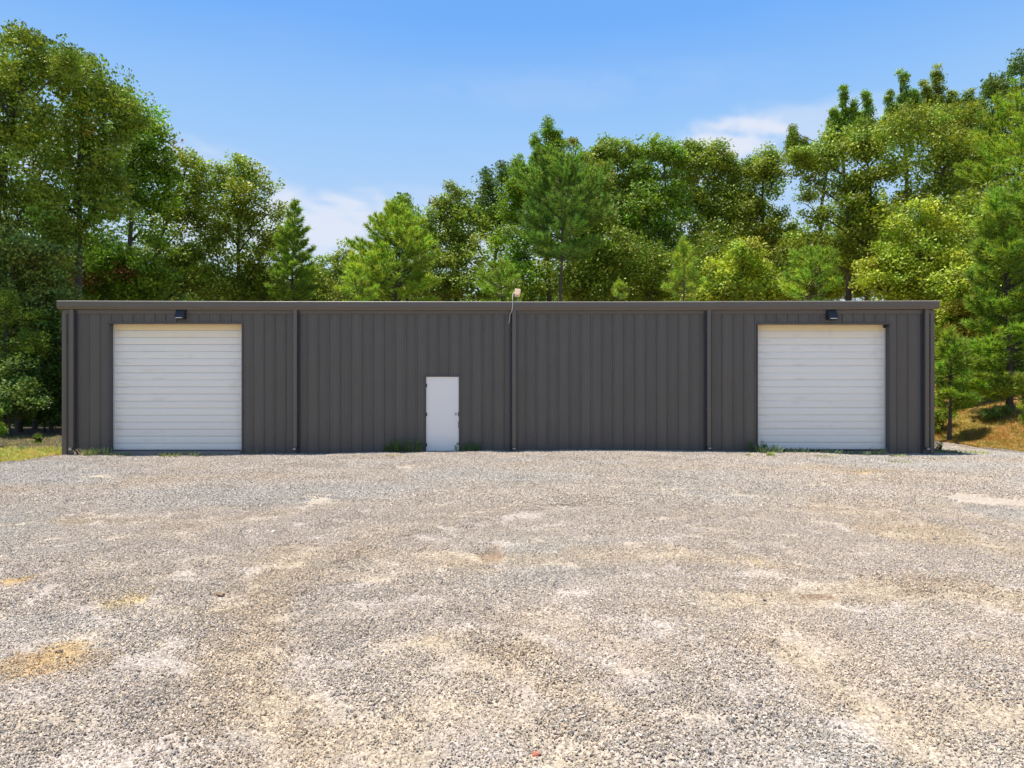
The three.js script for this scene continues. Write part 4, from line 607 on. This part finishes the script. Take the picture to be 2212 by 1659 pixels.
{
  const geo = bladeTuft(5, 16, 0.13, 0.11, 0.004, 0.7), m4 = new THREE.Object3D(), r = rngOf(55);
  const field = (label, n, pick) => { const l = []; for (let i = 0; i < n; i++) { const p = pick(); if (!p) continue; const [x, z, s, rgb] = p; m4.position.set(x, landY(x, z) - 0.01, z); m4.rotation.set((r() - 0.5) * 0.3, r() * 6.283, (r() - 0.5) * 0.3); m4.scale.setScalar(s); m4.updateMatrix(); const f = 0.75 + 0.5 * r(); l.push([m4.matrix.clone(), rgb[0] * f, rgb[1] * f, rgb[2] * f]); }
    const m = instanced(numbered('grass'), geo, grassMat, l, scene); tag(m, label, 'grass', null, 'stuff'); };
  field('sunlit yellow-green grass strip left of the building', 4200, () => { const x = -20 + r() * 8.2, z = -8 + r() * 9.5; if (inLot(x, z) > -0.1 || (x > BX0 && z < 0.1)) return null; const g = sstep(-3.6, -1.5, z); if (r() > 0.6 + g) return null; const y = r(); return [x, z, (0.5 + 0.7 * r()) * lerp(0.7, 1, g), y < 0.25 ? [0.62, 0.42, 0.10] : y < 0.6 ? [0.30 * lerp(0.6, 1, g), 0.42 * lerp(0.6, 1, g), 0.04] : [0.54 * lerp(0.5, 1, g), 0.50 * lerp(0.55, 1, g), 0.04]]; });  // blades towards the trees coloured darker for the shade there
  field('dry yellow and brown grass on the bank at right', 15000, () => { const z = -14 + r() * 15.5, e = edgeRight(z), x = e + 0.05 + r() * r() * 9; if (inLot(x, z) > -0.05) return null; const n = fbm(x * 0.7 + 3, z * 0.7, 4), g = sstep(0.38, 0.6, n), y = r(); return [x, z, 0.4 + 0.75 * r(), y < 0.62 - g * 0.2 ? [0.64, 0.34, 0.10] : y < 0.75 ? [0.48, 0.40, 0.06] : [0.30, 0.34, 0.035]]; });
}
function weed(px, py, d, h, spread, n, rgb, label, w = 0.006, kind = 'weed', curl = 0.6) {   // a clump of weeds at one spot
  const p = at(px, py, d), y = Math.max(lotY(p.x, p.z), landY(p.x, p.z)) - 0.01, t = new THREE.Mesh(bladeTuft(Math.round(px * 7 + h * 99), Math.round(n * 1.8), h * 1.15, spread, w * 1.9, curl), new THREE.MeshPhysicalMaterial({ vertexColors: true, color: new THREE.Color().setRGB(...rgb.map((v) => v * 1.9)), roughness: 0.7, transmission: 0.3, thickness: 0, side: THREE.DoubleSide }));
  t.name = numbered(kind === 'grass' ? 'grass_tuft' : 'weed'); t.position.set(p.x, y, p.z); t.castShadow = t.receiveShadow = true; scene.add(t); tag(t, label, kind === 'grass' ? 'grass tuft' : 'weed');
}
function leafyWeed(px, d, h, spread, n, tint, label) {               // stems with many small leaves
  const p = at(px, 980, d), y = Math.max(lotY(p.x, p.z), landY(p.x, p.z)) - 0.01, r = rngOf(Math.round(px)), t = thing('weed', label, 'weed', [p.x, y, p.z]), l = [], g = [], m4 = new THREE.Object3D();
  for (let i = 0; i < n; i++) { const b = V((r() - 0.5) * spread, 0, (r() - 0.5) * 0.16), e = b.clone().add(V((r() - 0.5) * 0.2, h * (0.5 + 0.6 * r()), (r() - 0.3) * 0.14)); g.push(tube([b, b.clone().lerp(e, 0.5).add(V((r() - 0.5) * 0.04, 0, 0.02)), e], [0.004, 0.003, 0.0015], 4)); for (let j = 0; j < 7; j++) { m4.position.copy(b).lerp(e, 0.2 + 0.8 * r()); m4.rotation.set((r() - 0.5) * 0.8, r() * 6.28, (r() - 0.5) * 0.8); m4.scale.setScalar(0.12 + 0.12 * r()); m4.updateMatrix(); const f = 0.7 + 0.6 * r(); l.push([m4.matrix.clone(), tint[0] * f, tint[1] * f, tint[2] * f]); } }
  part('stem', merge(g), std(0.10, 0.11, 0.04, 0.8), t); instanced('foliage', FINE[1], leafMat, l, t);
}
leafyWeed(872, 19.55, 0.4, 0.95, 30, [0.13, 0.22, 0.05], 'dark leafy weed clump against the wall left of the entry door');
leafyWeed(842, 19.6, 0.19, 0.4, 6, [0.13, 0.22, 0.05], 'low dark weeds trailing left from the clump by the entry door');
leafyWeed(1010, 19.6, 0.24, 0.6, 14, [0.13, 0.22, 0.05], 'dark weeds against the wall right of the entry door');
leafyWeed(1638, 19.6, 0.30, 0.5, 9, [0.13, 0.22, 0.05], 'leafy weed clump at the left foot of the right garage door');
leafyWeed(2024, 20.6, 0.33, 0.25, 7, [0.13, 0.22, 0.05], 'dark weeds beside the right corner of the building');
weed(205, 982, 19.5, 0.24, 0.3, 40, [0.15, 0.18, 0.05], 'green grassy weed at the wall left of the left garage door');
weed(232, 980, 19.5, 0.2, 0.16, 20, [0.12, 0.15, 0.05], 'weed at the left jamb of the left garage door');
weed(258, 985, 19.45, 0.12, 0.3, 40, [0.09, 0.12, 0.04], 'low weeds under the left end of the left garage door');
weed(390, 985, 19.4, 0.13, 0.5, 70, [0.13, 0.15, 0.04], 'weed strip in the middle under the left garage door');
weed(455, 985, 19.45, 0.1, 0.4, 40, [0.09, 0.10, 0.04], 'thin weeds under the right half of the left garage door');
weed(350, 985, 19.45, 0.1, 0.35, 36, [0.10, 0.12, 0.04], 'thin weeds under the left half of the left garage door');
weed(548, 983, 19.55, 0.2, 0.1, 12, [0.11, 0.12, 0.06], 'single wispy weed between the left garage door and the downspout');
weed(170, 984, 19.5, 0.2, 0.12, 12, [0.26, 0.22, 0.12], 'dry pale weed at the foot of the leftmost downspout');
weed(1660, 984, 19.45, 0.24, 0.35, 60, [0.07, 0.11, 0.035], 'green weeds under the left end of the right garage door');
weed(1720, 984, 19.5, 0.16, 0.35, 46, [0.06, 0.10, 0.035], 'green weeds left of centre under the right garage door');
weed(1785, 984, 19.5, 0.15, 0.4, 50, [0.06, 0.095, 0.035], 'green weeds at centre under the right garage door');
weed(1850, 984, 19.5, 0.14, 0.35, 40, [0.06, 0.095, 0.035], 'green weeds right of centre under the right garage door');
weed(1895, 982, 19.5, 0.2, 0.2, 26, [0.08, 0.11, 0.04], 'green weeds under the right end of the right garage door');
weed(1665, 994, 18.6, 0.12, 0.12, 34, [0.16, 0.19, 0.03], 'bright grass tuft in the gravel before the right garage door', 0.006, 'grass');
weed(1616, 994, 18.7, 0.06, 0.16, 24, [0.14, 0.15, 0.04], 'small grass tuft left of the bright tuft before the right garage door', 0.006, 'grass');
weed(1785, 996, 18.4, 0.08, 0.3, 36, [0.17, 0.17, 0.05], 'sparse grass patch in the gravel before the middle of the right garage door', 0.005, 'grass');
weed(1940, 990, 19.0, 0.09, 0.22, 30, [0.14, 0.17, 0.05], 'grass tuft in the gravel before the right downspout', 0.005, 'grass');
weed(1940, 1006, 17.6, 0.07, 0.3, 30, [0.16, 0.17, 0.05], 'thin grass patch in the gravel nearer the camera at right', 0.005, 'grass');
weed(845, 992, 18.6, 0.06, 0.3, 44, [0.20, 0.19, 0.06], 'dry grass patch in the gravel in front of the wall left of the entry door', 0.005, 'grass');
weed(770, 992, 18.6, 0.05, 0.16, 18, [0.18, 0.16, 0.06], 'small dry grass tuft left of the dry patch near the entry door', 0.005, 'grass');
weed(2085, 985, 19.9, 0.1, 0.55, 90, [0.13, 0.15, 0.04], 'grass growing in the building shadow at the right corner', 0.006, 'grass');
weed(2040, 982, 20.3, 0.09, 0.4, 60, [0.16, 0.17, 0.05], 'yellow-green grass at the foot of the right corner', 0.006, 'grass');
weed(2030, 1000, 18.3, 0.06, 0.4, 40, [0.17, 0.16, 0.06], 'sparse grass in the gravel before the right corner', 0.005, 'grass');
weed(124, 962, 21.6, 0.32, 0.06, 6, [0.3, 0.28, 0.12], 'single tall pale stalk in the grass strip at left', 0.006, 'weed', 0.25);
for (const [x0, y0, x1, y1, d, label] of [[2023, 817, 2035, 804, 25, 'short pale dead stick leaning highest by the small corner pine'], [2040, 860, 2069, 839, 24.5, 'pale dead stick leaning behind the small corner pine trunk'], [2068, 871, 2088, 857, 24.3, 'short pale dead stick right of the small corner pine trunk'], [2090, 891, 2113, 880, 24, 'lowest pale dead stick lying on the sunlit bank']]) {
  const a = at(x0, y0, d), b = at(x1, y1, d - 0.5), m = new THREE.Mesh(tube([a, a.clone().lerp(b, 0.5).add(V(0.01, 0.012, 0)), b], [0.012, 0.016, 0.018], 6), std(0.5, 0.42, 0.32, 0.9)); m.name = numbered('dead_stick'); m.castShadow = m.receiveShadow = true; scene.add(m); tag(m, label, 'stick');
}
// pale airy haze is absent: near scene, clear day
renderer.render(scene, camera);
